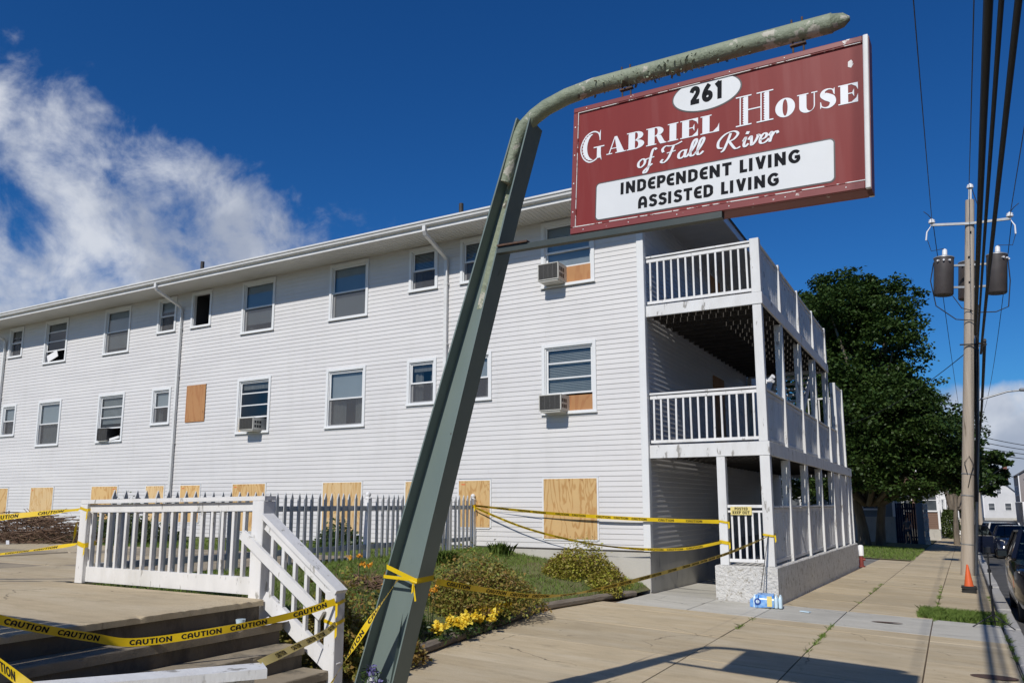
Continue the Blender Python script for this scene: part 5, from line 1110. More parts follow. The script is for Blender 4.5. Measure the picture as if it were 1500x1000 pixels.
# ------------------------------------------------------------------ small things left about
# pack of bottled water in blue shrink wrap
t = thing('water_pack', 'torn blue plastic pack of water bottles in front of the stucco base', 'water pack', (2.22, -.42, zg(2.2, -.4)), R(8))
bt = MB(); pr = [(.0, 0), (.030, .002), (.032, .02), (.030, .06), (.032, .10), (.032, .14), (.022, .175), (.012, .19), (.012, .205), (0, .205)]; n = 10
v = [(r * math.cos(2 * math.pi * k / n), r * math.sin(2 * math.pi * k / n), z) for r, z in pr for k in range(n)]
bt.add(v, [(i * n + k, i * n + (k + 1) % n, (i + 1) * n + (k + 1) % n, (i + 1) * n + k) for i in range(len(pr) - 1) for k in range(n)], 0, True); bm_ = bt.mesh('bottle'); bm_.materials.append(MAT['bluel'])
for i in range(7):
    for j in range(4): obj('bottle', bm_, None, t, (-.22 + i * .068, -.10 + j * .068, 0))
mb = MB(); nx, ny = 14, 9; v = []
for j in range(ny):
    for i in range(nx):
        x = -.30 + .56 * i / (nx - 1); s_ = j / (ny - 1) * 2 - 1; y = .155 * max(-1, min(1, s_ * 1.5)); z = .215 - max(0, abs(s_) - .55) * .46 + .012 * math.sin(9 * x + 5 * s_)
        if i < 3: z *= .55 + .15 * i; y *= .6 + .13 * i
        v.append((x, y - .0, max(z, .01)))
mb.add(v, [(j * nx + i, j * nx + i + 1, (j + 1) * nx + i + 1, (j + 1) * nx + i) for j in range(ny - 1) for i in range(nx - 5)], 0, True); mb.build('wrap', MAT['blue'], t)
MB().add([(-.17 + .055 * math.cos(k * .524), -.162, .11 + .055 * math.sin(k * .524)) for k in range(12)], [tuple(range(12))]).build('round_logo', MAT['bluew'] if 'bluew' in MAT else M('logo_blue', (.02, .06, .30), None, rough=.3), t)
MB().add([(-.155 + .03 * math.cos(k * .524) - .015, -.165, .11 + .03 * math.sin(k * .524)) for k in range(12)], [tuple(range(12))]).build('logo_ring', MAT['bluel'], t)
MB().box(-.02, .06, -.160, -.1585, .03, .20).build('label_patch', MAT['yel'], t)
# shadowless odds and ends
t = tag(MB().bar((2.75, -.55, zg(2.7, -.5) + .01), (2.9, -.6, zg(2.9, -.6) + .012), .08, .015).build('litter', MAT['bluel']), 'scrap of clear plastic on the pavement by the porch wall', 'litter')
# thin dark line up to the porch corner post
tag(MB().tube([(2.05, -.20, zg(2.05, -.2) + .26), (2.175, .02, 1.08)], .006, 6).build('dark_line', MAT['black']), 'thin dark line slanting up to the porch corner post', 'dark_line')
# cup and cloth on the second step
mb = MB(); mb.tube([(-.335, -9.46, .602), (-.335, -9.46, .67)], [.03, .042], 12); tag(mb.build('plastic_cup', MAT['bluel']), 'crushed clear plastic cup on the step below the landing', 'cup')
n = 12; m_ = 7; v = []
for i in range(n):
    for j in range(m_): v.append((-.30 + .17 * (j / (m_ - 1) - .5) + .02 * math.sin(i), -9.32 + .34 * i / (n - 1), .605 + .05 * math.sin(math.pi * j / (m_ - 1)) * (.6 + .4 * math.sin(2.2 * i + j)) * math.sin(math.pi * i / (n - 1)) + .004))
tag(MB().add(v, [(i * m_ + j, i * m_ + j + 1, (i + 1) * m_ + j + 1, (i + 1) * m_ + j) for i in range(n - 1) for j in range(m_ - 1)], 0, True).build('cloth', MAT['cloth']), 'crumpled white cloth on the step by the railing', 'cloth')
# standpipe at the far porch corner
t = thing('standpipe', 'short white-capped red standpipe at the far porch corner', 'standpipe', (2.36, 13.50, zg(2.4, 13.3))); t.scale = (.85, .85, .85)
MB().tube([(0, 0, -.05), (0, 0, .42)], .075, 12).tube([(0, 0, .0), (0, 0, .05)], .12, 12).build('pipe', MAT['redp'], t); MB().tube([(0, 0, .42), (0, 0, .78), (0, 0, .82)], [.10, .10, .06], 12).build('cap', MAT['white'], t)
MB().tube([(0, 0, .28), (.14, 0, .28)], .05, 10).build('outlet', MAT['redp'], t)
# cone with spare bases stacked under it
t = thing('traffic_cone', 'faded orange traffic cone on a stack of black bases by the pole', 'traffic cone', (5.24, 6.3, zg(5.24, 6.3))); t.scale = (.62, .62, .62)
MB().tube([(0, 0, .24), (0, 0, .30), (.0, 0, .98), (0, 0, 1.0)], [.155, .145, .035, .03], 18).build('cone_body', MAT['cone'], t)
for k in range(5):
    s_ = .23 + random.uniform(-.01, .012); a = random.uniform(-.12, .12); o = MB().box(-s_, s_, -s_, s_, .002 + k * .049, .044 + k * .049, c=.012).build('base', MAT['rubber'], t); o.rotation_euler = (0, 0, a)
# slim black tripod stand by the kerb
t = thing('tripod_stand', 'slim black tripod stand beside the patch of pavement grass', 'stand', (5.46, -.20, zg(5.46, -.2)))
MB().tube([(0, 0, .14), (0, 0, .62)], .016, 8).tube([(0, 0, .62), (0, 0, 1.12)], .011, 8).build('column', MAT['black'], t)
for a in (200, 330, 85):
    c_, s_ = math.cos(R(a)), math.sin(R(a)); MB().tube([(0, 0, .20), (c_ * .30, s_ * .30, .012)], .010, 6).build('leg', MAT['black'], t); MB().tube([(0, 0, .10), (c_ * .16, s_ * .16, .10)], .006, 5).build('brace', MAT['black'], t)
for z in (.60, .22, .84): MB().tube([(0, 0, z - .025), (0, 0, z + .025)], .024, 8).build('collar', MAT['black'], t)
MB().box(-.05, .05, -.03, .03, 1.10, 1.20, c=.01).build('head', MAT['black'], t)

# ------------------------------------------------------------------ utility pole
BX, BY = 5.29, 13.0; BZ = zg(BX, BY)
up_ = thing('utility_pole', 'weathered wooden utility pole with three transformers and a crossarm', 'utility pole', (BX, BY, BZ)); up_.rotation_euler = (0, R(4.8), 0)
pts = [(random.uniform(-.006, .006), random.uniform(-.006, .006), z) for z in (-.4, .2, 1.5, 3, 5, 7, 9, 10.5, 11.6)]
MB().tube(pts, [.185, .178, .172, .165, .157, .148, .138, .13, .125], 18).build('shaft', MAT['poleW'], up_)
MB().box(-.045, .045, -.05, .05, 11.35, 11.95).tube([(0, 0, 11.9), (0, 0, 12.05)], .02, 8).build('top_bracket', MAT['galv'], up_)
def insulator(x, y, z, par):
    o = MB().tube([(x, y, z), (x, y, z + .05), (x, y, z + .052), (x, y, z + .10), (x, y, z + .102), (x, y, z + .14)], [.09, .10, .05, .09, .045, .04], 12).build('insulator', MAT['porc'], par); return o
insulator(0, 0, 12.0, up_)
MB().bar((-1.08, -.12, 10.86), (0, -.15, 10.80), .06, .075).bar((0, -.15, 10.80), (1.08, -.12, 10.86), .06, .075).build('crossarm', MAT['galv'], up_)
for sx in (-1, 1):
    insulator(sx * 1.05, -.12, 10.92, up_)
    MB().tube([(sx * 1.08, -.15, 10.80), (sx * 1.18, -.18, 10.62), (sx * 1.20, -.18, 10.35)], [.012, .022, .026], 8).build('cutout', MAT['porc'], up_)
    MB().tube([(sx * 1.05, -.12, 11.05), (sx * 1.15, -.2, 11.18), (sx * 1.28, -.2, 11.30)], .012, 6).build('arrester', MAT['black'], up_)
for (x, y, lb) in ((-.70, -.10, 0), (.72, -.06, 1), (-.02, .62, 2)):
    n = 20; z0 = 8.55
    c = MB(); c.tube([(x, y, z0), (x, y, z0 + .03), (x, y, z0 + 1.16), (x, y, z0 + 1.18)], [.26, .28, .28, .28], n); c_ = c.build('transformer', MAT['can'], up_)
    MB().tube([(x, y, z0 + 1.18), (x, y, z0 + 1.21), (x, y, z0 + 1.25)], [.295, .295, .20], n).build('lid', MAT['galv'], c_)
    MB().tube([(x + .02, y, z0 + 1.24), (x + .02, y, z0 + 1.30), (x + .02, y, z0 + 1.46), (x + .02, y, z0 + 1.50)], [.085, .075, .07, .03], 10).build('bushing', MAT['porc'], c_)
    for k in range(3):
        a = R(-120 + 30 * k) if x < 0 else R(-60 + 30 * k); MB().tube([(x + .26 * math.cos(a), y + .26 * math.sin(a), z0 + 1.06), (x + .34 * math.cos(a), y + .34 * math.sin(a), z0 + 1.06)], .03, 8).build('terminal', MAT['porc'], c_)
    d = Vector((-x, -y, 0)).normalized()
    for zz in (z0 + .25, z0 + .95): MB().bar((x + d.x * .27, y + d.y * .27, zz), (d.x * -.13, d.y * -.13, zz), .08, .06).build('hanger', MAT['galv'], c_)
for (p, r) in (([(-1.16, -.18, 10.35), (-1.05, -.2, 9.98), (-.70, -.15, 10.05)], .010), ([(1.2, -.18, 10.35), (1.12, -.2, 10.0), (.74, -.12, 10.05)], .010),
               ([(-.98, -.2, 9.6), (-1.06, -.22, 9.0), (-.9, -.2, 8.2), (-.35, -.2, 7.75), (.12, -.2, 7.7)], .016), ([(1.0, -.2, 9.6), (1.06, -.2, 8.9), (1.02, -.2, 8.1), (.7, -.2, 7.95), (.2, -.2, 7.95)], .016),
               ([(-.45, -.2, 8.5), (-.2, -.2, 8.1), (.1, -.2, 8.0)], .012), ([(.05, -.2, 11.9), (.22, -.2, 11.3), (.3, -.2, 10.9), (.2, -.2, 9.9)], .012)):
    MB().tube(p, r, 6).build('lead', MAT['wire'], up_)
# cable bundle, conduit and streetlight arm on the street side of the pole
for k, (dx, dy) in enumerate(((.20, -.06), (.24, .02), (.19, .10), (.23, -.14))):
    p = [(dx + random.uniform(-.02, .03), dy, z) for z in (.0 if k == 1 else 2.2, 3.0, 4.2, 5.2, 6.3, 7.2, 8.2)]
    MB().tube(p, (.03, .045, .025, .02)[k], 8).build('conduit', MAT['galv'] if k == 1 else MAT['wire'], up_)
MB().tube([(.30 + .16 * math.cos(a), -.2 + .0 * a, 6.95 + .05 * math.sin(a)) for a in [k * math.pi / 6 for k in range(13)]], .014, 6).tube([(-.25, -.2, 6.95), (.45, -.2, 6.97)], .022, 6).build('cable_coil', MAT['wire'], up_)
MB().tube([(-.02, -.19, 3.0), (-.1, -.21, 3.35), (.02, -.2, 3.55), (.14, -.19, 3.3), (.05, -.19, 2.9), (.0, -.18, 2.6)], .011, 6).build('cable_loop', MAT['wire'], up_)
for z in (2.35, 3.0, .9): MB().tube([(0, 0, z), (0, 0, z + .03)], .182, 18).build('band', MAT['galv'], up_)
for (x, z) in ((.02, 10.5), (-.02, 9.7), (.0, 8.9), (.04, 8.0)): MB().box(x - .025, x + .025, -.17, -.12, z, z + .05).build('bolt_hole', MAT['dark'], up_)
MB().tube([(.17, 0, 5.25), (.5, .05, 5.36), (1.0, .1, 5.55), (1.35, .12, 5.60)], [.028, .028, .026, .024], 8).build('lamp_arm', MAT['galv'], up_)
MB().box(1.30, 1.78, .03, .20, 5.57, 5.66, c=.03).build('lamp_head', MAT['galv'], up_)
# overhead lines
def line(pts, r, label, m='wire', cat='cable', n=22):
    P3 = [Vector(p) for p in pts]; a, b = P3[0], P3[-1]; Q = []
    if len(P3) == 3:                                  # parabola through the three points
        t1 = (P3[1].y - a.y) / (b.y - a.y)
        sag = P3[1] - a.lerp(b, t1)
        for k in range(n + 1): t = k / n; Q.append(a.lerp(b, t) + sag * (t * (1 - t) / (t1 * (1 - t1))))
    else: Q = P3
    return tag(MB().tube(Q, r, 8).build('overhead_line', MAT[m], None), label, cat, 'overhead lines along the street')
line([(5.17, 12.88, 10.62), (5.115, -.7, 10.05), (5.05, -33, 10.5)], .010, 'thin overhead wire from the left end of the crossarm', 'wire2')
line([(6.28, 12.9, 11.62), (6.03, .2, 10.25), (5.7, -33, 10.8)], .011, 'thin overhead wire from the top of the pole', 'wire2')
line([(7.26, 12.88, 10.35), (7.10, 5.6, 10.0), (6.6, -33, 10.3)], .011, 'thin overhead wire from the right end of the crossarm', 'wire2')
line([(6.06, 12.8, 6.75), (5.70, -6.2, 6.35), (5.4, -33, 6.9)], .043, 'thick lumpy black cable, leftmost of the heavy three')
line([(6.10, 12.8, 6.45), (5.80, -6.2, 6.30), (5.6, -33, 6.8)], .025, 'thinner black cable between the two thick ones')
line([(6.16, 12.85, 6.15), (5.93, -6.2, 6.25), (5.8, -33, 6.7)], .033, 'thick black cable, rightmost of the heavy three')
for (dx, z0, z1, r, lb) in ((-1.0, 10.5, 9.2, .012, 'left high wire running on down the street'), (1.1, 10.2, 9.0, .012, 'right high wire running on down the street'), (.1, 6.6, 5.6, .05, 'heavy cable running on down the street behind the pole')):
    line([(6.2 + dx, 13.1, z0), (6.6 + dx * .9, 36, (z0 + z1) / 2 - .7), (7.0 + dx * .8, 60, z1)], r, lb)
line([(5.75, 12.9, 6.2), (3.0, 20, 5.4), (-1.0, 30, 5.6)], .012, 'service wire swinging from the pole into the maple')
for k in range(4): line([(7.2, 60, 7.2 - k * .45), (12, 70, 6.7 - k * .4), (20, 84, 6.8 - k * .4)], .03, ['topmost', 'second', 'third', 'lowest'][k] + ' of the far wires crossing the street')
fp = thing('far_utility_pole', 'second utility pole farther down the street', 'utility pole', (7.0, 60, zg(6, 60)))
MB().tube([(0, 0, 0), (0, 0, 9.8)], [.17, .12], 10).build('shaft', MAT['poleW'], fp)
for z in (8.0, 8.5, 9.0, 9.5): MB().bar((-.55, 0, z), (.55, 0, z), .08, .09).build('crossarm', MAT['galv'], fp)

# ------------------------------------------------------------------ trees
RT = Vector((.871, .491, 0)); FW = Vector((-.491, .871, 0))
def tree(name, label, base, blobs, n, leaf, trunk, mat='leafm', limb=None, clump=.9):
    t = thing(name, label, 'tree', base)
    P = []
    tot = sum(b[3] ** 2 for b in blobs)
    for (a, b, c, r) in blobs:
        k = int(n * r * r / tot); ncl = max(10, int(k / 70)); C0 = RT * a + FW * c; C0 = np.array((C0.x, C0.y, b))
        u = unit(ncl); u[:, 2] = u[:, 2] * .85 + .1; cc = C0 + u * (r * rng.uniform(.45, 1.0, (ncl, 1)))
        q = cc[rng.integers(0, ncl, k)] + np.clip(rng.normal(0, 1, (k, 3)), -1.7, 1.7) * np.array([.40, .40, .13]) * clump * r / 2.2; P.append(q)
    P = np.concatenate(P); stuff(obj('crown', leaf_mesh('crown', P, leaf, .75, .5, .4, .3), MAT[mat], t))
    for pts_, rad in trunk: MB().tube(pts_, rad, 12).build('trunk', MAT['bark'], t)
    s = MB()
    for (a, b, c, r) in blobs:
        e = RT * a + FW * c + Vector((0, 0, b)); s0 = Vector((e.x * .12, e.y * .12, max(2.4, b * .42)))
        s.tube([s0, s0.lerp(e, .5) + Vector((random.gauss(0, .2), random.gauss(0, .2), .3)), e], [.16, .10, .03], 6, cap=False)
    s.build('limbs', MAT['bark'], t); return t
k_ = .0382
def bl(px_, py_, rp, c=0): return ((px_ - 1278) * k_, (800 - py_) * k_, c * 1.7, rp * k_)
B = [bl(1272, 415, 44), bl(1300, 455, 44, .6), bl(1330, 500, 30, .4), bl(1300, 535, 46, .3), bl(1255, 455, 52, -.4), bl(1210, 490, 56, .8), bl(1245, 440, 46, 1.4), bl(1340, 545, 34, .6), bl(1375, 610, 36, .3), bl(1290, 398, 28, .3), bl(1320, 405, 24, .5), bl(1225, 415, 28, .5), bl(1300, 408, 36, 1), bl(1215, 440, 46, -1), bl(1240, 405, 32, .5), bl(1318, 430, 36, -1), bl(1245, 490, 66, 1.5), bl(1295, 470, 46, -1.6), bl(1290, 520, 50, -1.8), bl(1185, 510, 52, 0), bl(1215, 570, 60, -1.5), bl(1285, 560, 58, 1.5), bl(1335, 572, 48, -.5), bl(1362, 585, 36, 1), bl(1260, 620, 60, -2), bl(1260, 670, 56, -2), bl(1320, 630, 60, 2), bl(1370, 635, 50, -1), bl(1392, 615, 30, 1), bl(1405, 662, 36, 1), bl(1345, 690, 42, -2), bl(1285, 695, 42, 1), bl(1230, 695, 44, 0), bl(1180, 630, 55, 1), bl(1395, 695, 28, 0), bl(1300, 600, 56, 2.8), bl(1260, 545, 56, 2.8), bl(1270, 590, 52, -2.6), bl(1230, 530, 60, 0), bl(1310, 600, 60, 0), bl(1290, 650, 60, 0), bl(1235, 640, 60, 1), bl(1335, 710, 34, 2), bl(1290, 715, 34, 3), bl(1240, 715, 34, 2.5), bl(1200, 700, 40, -1), bl(1270, 700, 46, -3.0), bl(1330, 690, 44, -3.0), bl(1210, 680, 50, -3), bl(1300, 650, 56, -3), bl(1240, 620, 60, -3), bl(1370, 690, 36, -2.2), bl(1290, 700, 46, 3.2), bl(1220, 690, 50, 3.4), bl(1350, 680, 44, 3.0)]
TB = (.94, 34.7, zg(.94, 34.7) - .05)
tree('maple_tree', 'tall dense dark green maple beyond the porch', TB, B, 190000, .18,
     [([(-.35, -.1, -.1), (-.45, -.1, 1.2), (-.75, 0, 3.0), (-1.1, .2, 5.2)], [.36, .28, .23, .15]), ([(.40, .2, -.1), (.5, .2, 1.4), (.75, .1, 3.2), (.9, 0, 5.5)], [.30, .23, .19, .12])], clump=1.0)
B2 = [(-.6, 5.2, 0, 1.5), (.9, 5.4, .5, 1.5), (2.2, 5.0, 0, 1.3), (3.2, 4.6, .5, 1.15), (1.8, 6.2, -.5, 1.2), (.2, 6.6, .8, 1.4), (3.6, 5.4, -.4, .9), (-1.6, 5.8, 0, 1.3), (2.6, 3.9, .2, .8)]
tree('street_tree', 'smaller leafy tree leaning over the pavement behind the pole', (5.15, 47.5, zg(5, 47.5)), B2, 12000, .24, [([(0, 0, -.1), (.05, 0, 1.6), (.2, 0, 4.0)], [.20, .16, .09])], clump=.8)
for i, (x, y, s) in enumerate(((6.5, 205, 1.0), (10.5, 225, 1.1), (2.0, 215, 1.0), (14.5, 240, 1.2))):
    tree('far_tree', ['far dark tree left of the white gabled house', 'far dark tree behind the white gabled house', 'far dark tree half hidden by the pole', 'far dark tree right of the white gabled house'][i], (x, y, zg(6, y)), [(-2.5 * s, 4.5 * s, 0, 3.2 * s), (2 * s, 5 * s, 0, 3.0 * s), (0, 7 * s, 0, 3.0 * s), (0, 4 * s, 1, 3.4 * s)], 3000, .9, [([(0, 0, 0), (0, 0, 4 * s)], [.4, .25])], 'leafh')

# ------------------------------------------------------------------ neighbours' houses along the street
HM = {}
def hm(key, c, c2=None):
    if key not in HM: HM[key] = M('house_' + key, c, c2 or tuple(x * .9 for x in c), .8, .8)
    return HM[key]
trimM = MAT['white']; glassM = M('far_window', (.05, .06, .07), (.16, .17, .18), .5, .1)
def house(name, label, x0, x1, y0, y1, h, rh, ridge, wm, faces, base=.5, roofm='roof', zoff=0.):
    z = min(zg(min(x0, 6), y0), zg(min(x0, 6), y1)) - .1 + zoff; t = thing(name, label, 'house', ((x0 + x1) / 2, (y0 + y1) / 2, z)); cx_, cy_ = (x0 + x1) / 2, (y0 + y1) / 2
    a, b, c, d = x0 - cx_, x1 - cx_, y0 - cy_, y1 - cy_
    MB().box(a - .03, b + .03, c - .03, d + .03, -.8, base).build('base', MAT['found'], t)
    w = MB().box(a, b, c, d, base, h)
    if ridge == 'y': w.add([(a, c, h), (b, c, h), (0, c, h + rh), (a, d, h), (b, d, h), (0, d, h + rh)], [(0, 1, 2), (3, 5, 4)])
    elif ridge == 'x': w.add([(a, c, h), (a, d, h), (a, 0, h + rh), (b, c, h), (b, d, h), (b, 0, h + rh)], [(0, 2, 1), (3, 4, 5)])
    wl = w.build('wall', wm, t)
    k = MB()                      # clapboards: real laps, shared as one part at this distance
    zz = base + .12
    while zz < h: k.box(a - .018, b + .018, c - .018, d + .018, zz, zz + .012); zz += .15
    stuff(k.build('clapboards', wm, wl))
    o = .35; r = MB(); th = .12
    if ridge == 'y':
        s_ = rh / ((b - a) / 2)
        for sg_ in (-1, 1):
            e = (b + o) * sg_ if sg_ > 0 else -(b + o)
            r.add([(e, c - o, h - o * s_), (0, c - o, h + rh), (0, d + o, h + rh), (e, d + o, h - o * s_), (e, c - o, h - o * s_ + th), (0, c - o, h + rh + th), (0, d + o, h + rh + th), (e, d + o, h - o * s_ + th)], [(0, 1, 2, 3), (4, 7, 6, 5), (0, 4, 5, 1), (2, 6, 7, 3), (0, 3, 7, 4)])
    elif ridge == 'x':
        s_ = rh / ((d - c) / 2)
        for sg_ in (-1, 1):
            e = (d + o) * sg_
            r.add([(a - o, e, h - o * s_), (a - o, 0, h + rh), (b + o, 0, h + rh), (b + o, e, h - o * s_), (a - o, e, h - o * s_ + th), (a - o, 0, h + rh + th), (b + o, 0, h + rh + th), (b + o, e, h - o * s_ + th)], [(0, 1, 2, 3), (4, 7, 6, 5), (0, 4, 5, 1), (2, 6, 7, 3), (0, 3, 7, 4)])
    else: r.box(a - .2, b + .2, c - .2, d + .2, h, h + .25)
    r.build('roof', MAT[roofm], t)
    def win(face, u, zc, ww, hh, door=False):
        e = .05
        def bx(m, u0, u1, z0, z1, d0, d1):
            if face == 'S': m.box(u0, u1, c - d1, c - d0, z0, z1)
            elif face == 'E': m.box(b + d0, b + d1, u0, u1, z0, z1)
            else: m.box(a - d1, a - d0, u0, u1, z0, z1)
        m = MB()
        for (p, q, s0, s1) in ((u - ww / 2 - .1, u - ww / 2, zc - hh / 2 - .1, zc + hh / 2 + .1), (u + ww / 2, u + ww / 2 + .1, zc - hh / 2 - .1, zc + hh / 2 + .1), (u - ww / 2, u + ww / 2, zc + hh / 2, zc + hh / 2 + .12), (u - ww / 2, u + ww / 2, zc - hh / 2 - .12, zc - hh / 2), (u - ww / 2, u + ww / 2, zc - .03, zc + .03)): bx(m, p, q, s0, s1, .02, .09)
        f = m.build('door' if door else 'window', trimM, t); g = MB(); bx(g, u - ww / 2, u + ww / 2, zc - hh / 2, zc + hh / 2, .019, .045); g.build('panel' if door else 'pane', hm('door', (.2, .08, .05)) if door else glassM, f)
    for w_ in faces: win(*w_)
    for (p, q) in ((a, c), (b, c), (a, d), (b, d)): MB().box(p - .08, p + .08, q - .08, q + .08, base, h - .02).build('corner_trim', trimM, t)
    return t
nb = house('neighbour_house', 'shaded blue-grey house under the maple', -10, 1.62, 44, 56, 7.2, 2.4, 'x', hm('bluegrey', (.19, .24, .29)), [('S', u, z, .9, 1.5) for u in (-3.2, -.6, 2.2, 4.4) for z in (3.0, 5.7)] + [('E', u, z, .9, 1.5) for u in (-3.5, 0, 3.5) for z in (3.0, 5.7)], 1.7)
gt = thing('navy_gate', 'dark navy board gate between the shaded house and a grey pier', 'gate', (2.28, 44.5, zg(2, 44) - .05))
for k in range(9): MB().box(-.62 + k * .138, -.49 + k * .138, -.02, .02, .05, 2.72 - .0 * k, c=.004).build('gate_board', hm('navy', (.014, .02, .055)), gt)
for z in (.4, 2.3): MB().box(-.64, .62, .022, .06, z, z + .12).build('gate_rail', hm('navy', (.014, .02, .055)), gt)
pr_ = thing('stone_pier', 'grey clapboard pier with a rough stone edge beside the gate', 'pier', (3.18, 44.4, zg(3, 44) - .05))
MB().box(-.27, .16, -.2, .3, 0, 3.6).build('pier_body', hm('bluegrey', (.19, .24, .29)), pr_)
for k in range(9): MB().box(.165 + random.uniform(-.02, .02), .44 + random.uniform(-.02, .02), -.26, .3, k * .30, k * .30 + .285, c=.02).build('stone', MAT['stucco'], pr_)
house('brown_house', 'brown house with large white windows seen past the gate', -3.5, 4.05, 60, 70, 8.6, 2.2, 'x', hm('brown', (.21, .13, .095)), [('S', u, z, 1.3, 1.7) for u in (-1.2, 1.1, 3.0) for z in (3.2, 6.2)] + [('E', u, z, 1.0, 1.6) for u in (-3, 0, 3) for z in (3.2, 6.2)], .8)
ch = house('cream_house', 'cream house with brown shutters and white front stair', -3.0, 4.1, 74, 84, 8.4, 2.5, 'x', hm('cream', (.60, .52, .30)), [('S', u, z, 1.0, 1.6) for u in (-2, .5, 2.6) for z in (3.0, 5.9)] + [('E', u, z, 1.0, 1.6) for u in (-3, 0, 3) for z in (3.0, 5.9)], .9)
for (u0, u1, d, ht) in ((-4.6, -1.9, 1.5, 3.4), (1.5, 4.4, 1.5, 3.4)):
    for q in (u0, u1): MB().box(3.55 + d - .14, 3.55 + d, q - .07, q + .07, .2, ht).build('porch_post', trimM, ch)
    MB().box(3.57, 3.6 + d, u0 - .15, u1 + .15, ht, ht + .3).build('porch_roof', trimM, ch); MB().box(3.57, 3.55 + d, u0, u1, .0, .95).build('porch_deck', trimM, ch)
fs = thing('front_stair', 'white front stair of the cream house beside the pavement', 'stair', (4.75, 70.6, zg(4.6, 71) - .02))
for k in range(7): MB().box(-.75, .35, k * .28, 2.3, 0 + k * .19, .19 + k * .19).build('stair_step', trimM, fs)
for x in (-.75, .38): MB().bar((x, -.1, .9), (x, 1.9, 2.25), .08, .1).build('stair_rail', trimM, fs); MB().bar((x, -.1, .1), (x, 1.9, 1.4), .06, .2).build('stringer', trimM, fs)
wh = house('white_porch_house', 'white house with columned porch farther along the left pavement', -3, 4.4, 90, 101, 8.0, 2.5, 'y', hm('white', (.66, .66, .66)), [('S', u, z, 1.0, 1.6) for u in (-2, .4, 2.6) for z in (3.0, 5.8)] + [('E', u, z, 1.0, 1.6) for u in (-3.4, 0, 3.4) for z in (3.0, 5.8)], .8)
for q in (-5, -2.5, 0, 2.5, 5): MB().tube([(4.9, q, .3), (4.9, q, 3.3)], .12, 10).build('column', trimM, wh)
MB().box(3.72, 5.1, -5.4, 5.4, 3.3, 3.6).build('porch_roof', trimM, wh); MB().box(3.72, 5.0, -5.4, 5.4, 0, .7).build('porch_deck', trimM, wh)
for i, (y, c, h_) in enumerate(((108, (.42, .36, .33), 8), (124, (.62, .62, .60), 7.5), (142, (.45, .50, .52), 8))):
    house('row_house', ['tan house in the far left row', 'pale house in the far left row', 'grey-blue house in the far left row'][i], -3, 4.6, y, y + 11, h_, 2.5, 'x', hm('row%d' % i, c), [('S', u, z, 1, 1.6) for u in (-2, .5, 2.6) for z in (3, 5.6)] + [('E', u, z, 1, 1.6) for u in (-3, 0, 3) for z in (3, 5.6)], .8)
house('gabled_house', 'white gabled house at the far end of the street', 11.2, 17.4, 188, 198, 6.2, 3.0, 'y', hm('white', (.66, .66, .66)), [('S', -1.6, 3.0, 1.1, 1.5), ('S', 1.5, 3.0, 1.1, 1.5), ('S', 0, 6.4, .8, 1.1), ('W', -2, 3, 1, 1.5)], .6)
MAT['brick'] = M('brick_red', (.26, .11, .08), (.20, .09, .07), 3, .9)
tag(MB().box(15.6, 16.5, 192, 193, 6, 11.2).build('brick_chimney', MAT['brick']), 'tall brick chimney behind the white gabled house', 'chimney')
for i, (x, y, c, h_, ri) in enumerate(((16.2, 132, (.60, .60, .60), 7.4, 'flat'), (15.6, 148, (.30, .27, .26), 8.6, 'y'), (17.4, 166, (.64, .64, .63), 7.5, 'y'))):
    house('street_house', ['white flat-roofed house at the right edge of the street', 'tall grey-brown house at the right edge of the street', 'white house farther up the right side'][i], x, x + 8, y, y + 11, h_, 2.6, ri, hm('rs%d' % i, c), [('W', u, z, 1.0, 1.6) for u in (-3.4, 0, 3.4) for z in (3.0, 5.8)] + [('S', u, z, 1.0, 1.6) for u in (-2.6, 0, 2.4) for z in (3.0, 5.8)], .7)
# row across the street from the camera, out of view: it shades the sky as the real street does
for i, y in enumerate((-34, -20.5, -7, 6.5, 20)):
    house('opposite_house', 'house across the street, number %s along the row from the south' % ['one', 'two', 'three', 'four', 'five'][i], 17.0, 27, y, y + 12.3, 10.4, 3.0, 'x', hm('opp%d' % (i % 3), ((.42, .38, .33), (.30, .33, .34), (.46, .44, .42))[i % 3]), [('W', u, z, 1.0, 1.6) for u in (-3, 0, 3) for z in (3, 5.8)], .7)
# clipped hedge and flag by the pavement
n = 5200; u = unit(n); P = u * np.array([.85, .95, 1.35]) * rng.uniform(.8, 1.03, (n, 1)) * (1 + .12 * np.sin(7 * u[:, :1])) + np.array([0, 0, 1.35]); P[:, :2] *= np.clip(1.15 - .22 * P[:, 2:3], .3, 1)
t = thing('tall_bush', 'tall conical bush at the edge of the far pavement', 'bush', (4.75, 65.5, zg(4.7, 65))); stuff(obj('foliage', leaf_mesh('foliage', P, .16, .7, .2), MAT['leafh'], t)); MB().tube([(0, 0, -.05), (0, 0, 1.2)], .1, 8).build('trunk', MAT['bark'], t)
mb = MB(); v = [(4.3 + .09 * i, 58 + .05 * math.sin(i), 4.0 - .03 * i + .55 * j + .05 * math.sin(1.3 * i)) for i in range(10) for j in (0, 1)]
t = thing('flag', 'red and white flag hanging among the leaves', 'flag', (4.2, 58, 3.3)); MB().tube([(0, 0, 0), (.35, 0, 1.5)], .02, 6).build('staff', MAT['white'], t)
for k in range(4):
    v = [(.12 + .04 * i + .02 * k, .03 * math.sin(i * 1.2), 1.3 - .16 * k - .035 * i - .16 * j) for i in range(8) for j in (0, 1)]; MB().add(v, [(2 * i, 2 * i + 2, 2 * i + 3, 2 * i + 1) for i in range(7)]).build('stripe', M('flag_red', (.5, .04, .04), None) if k % 2 == 0 else MAT['white'], t)

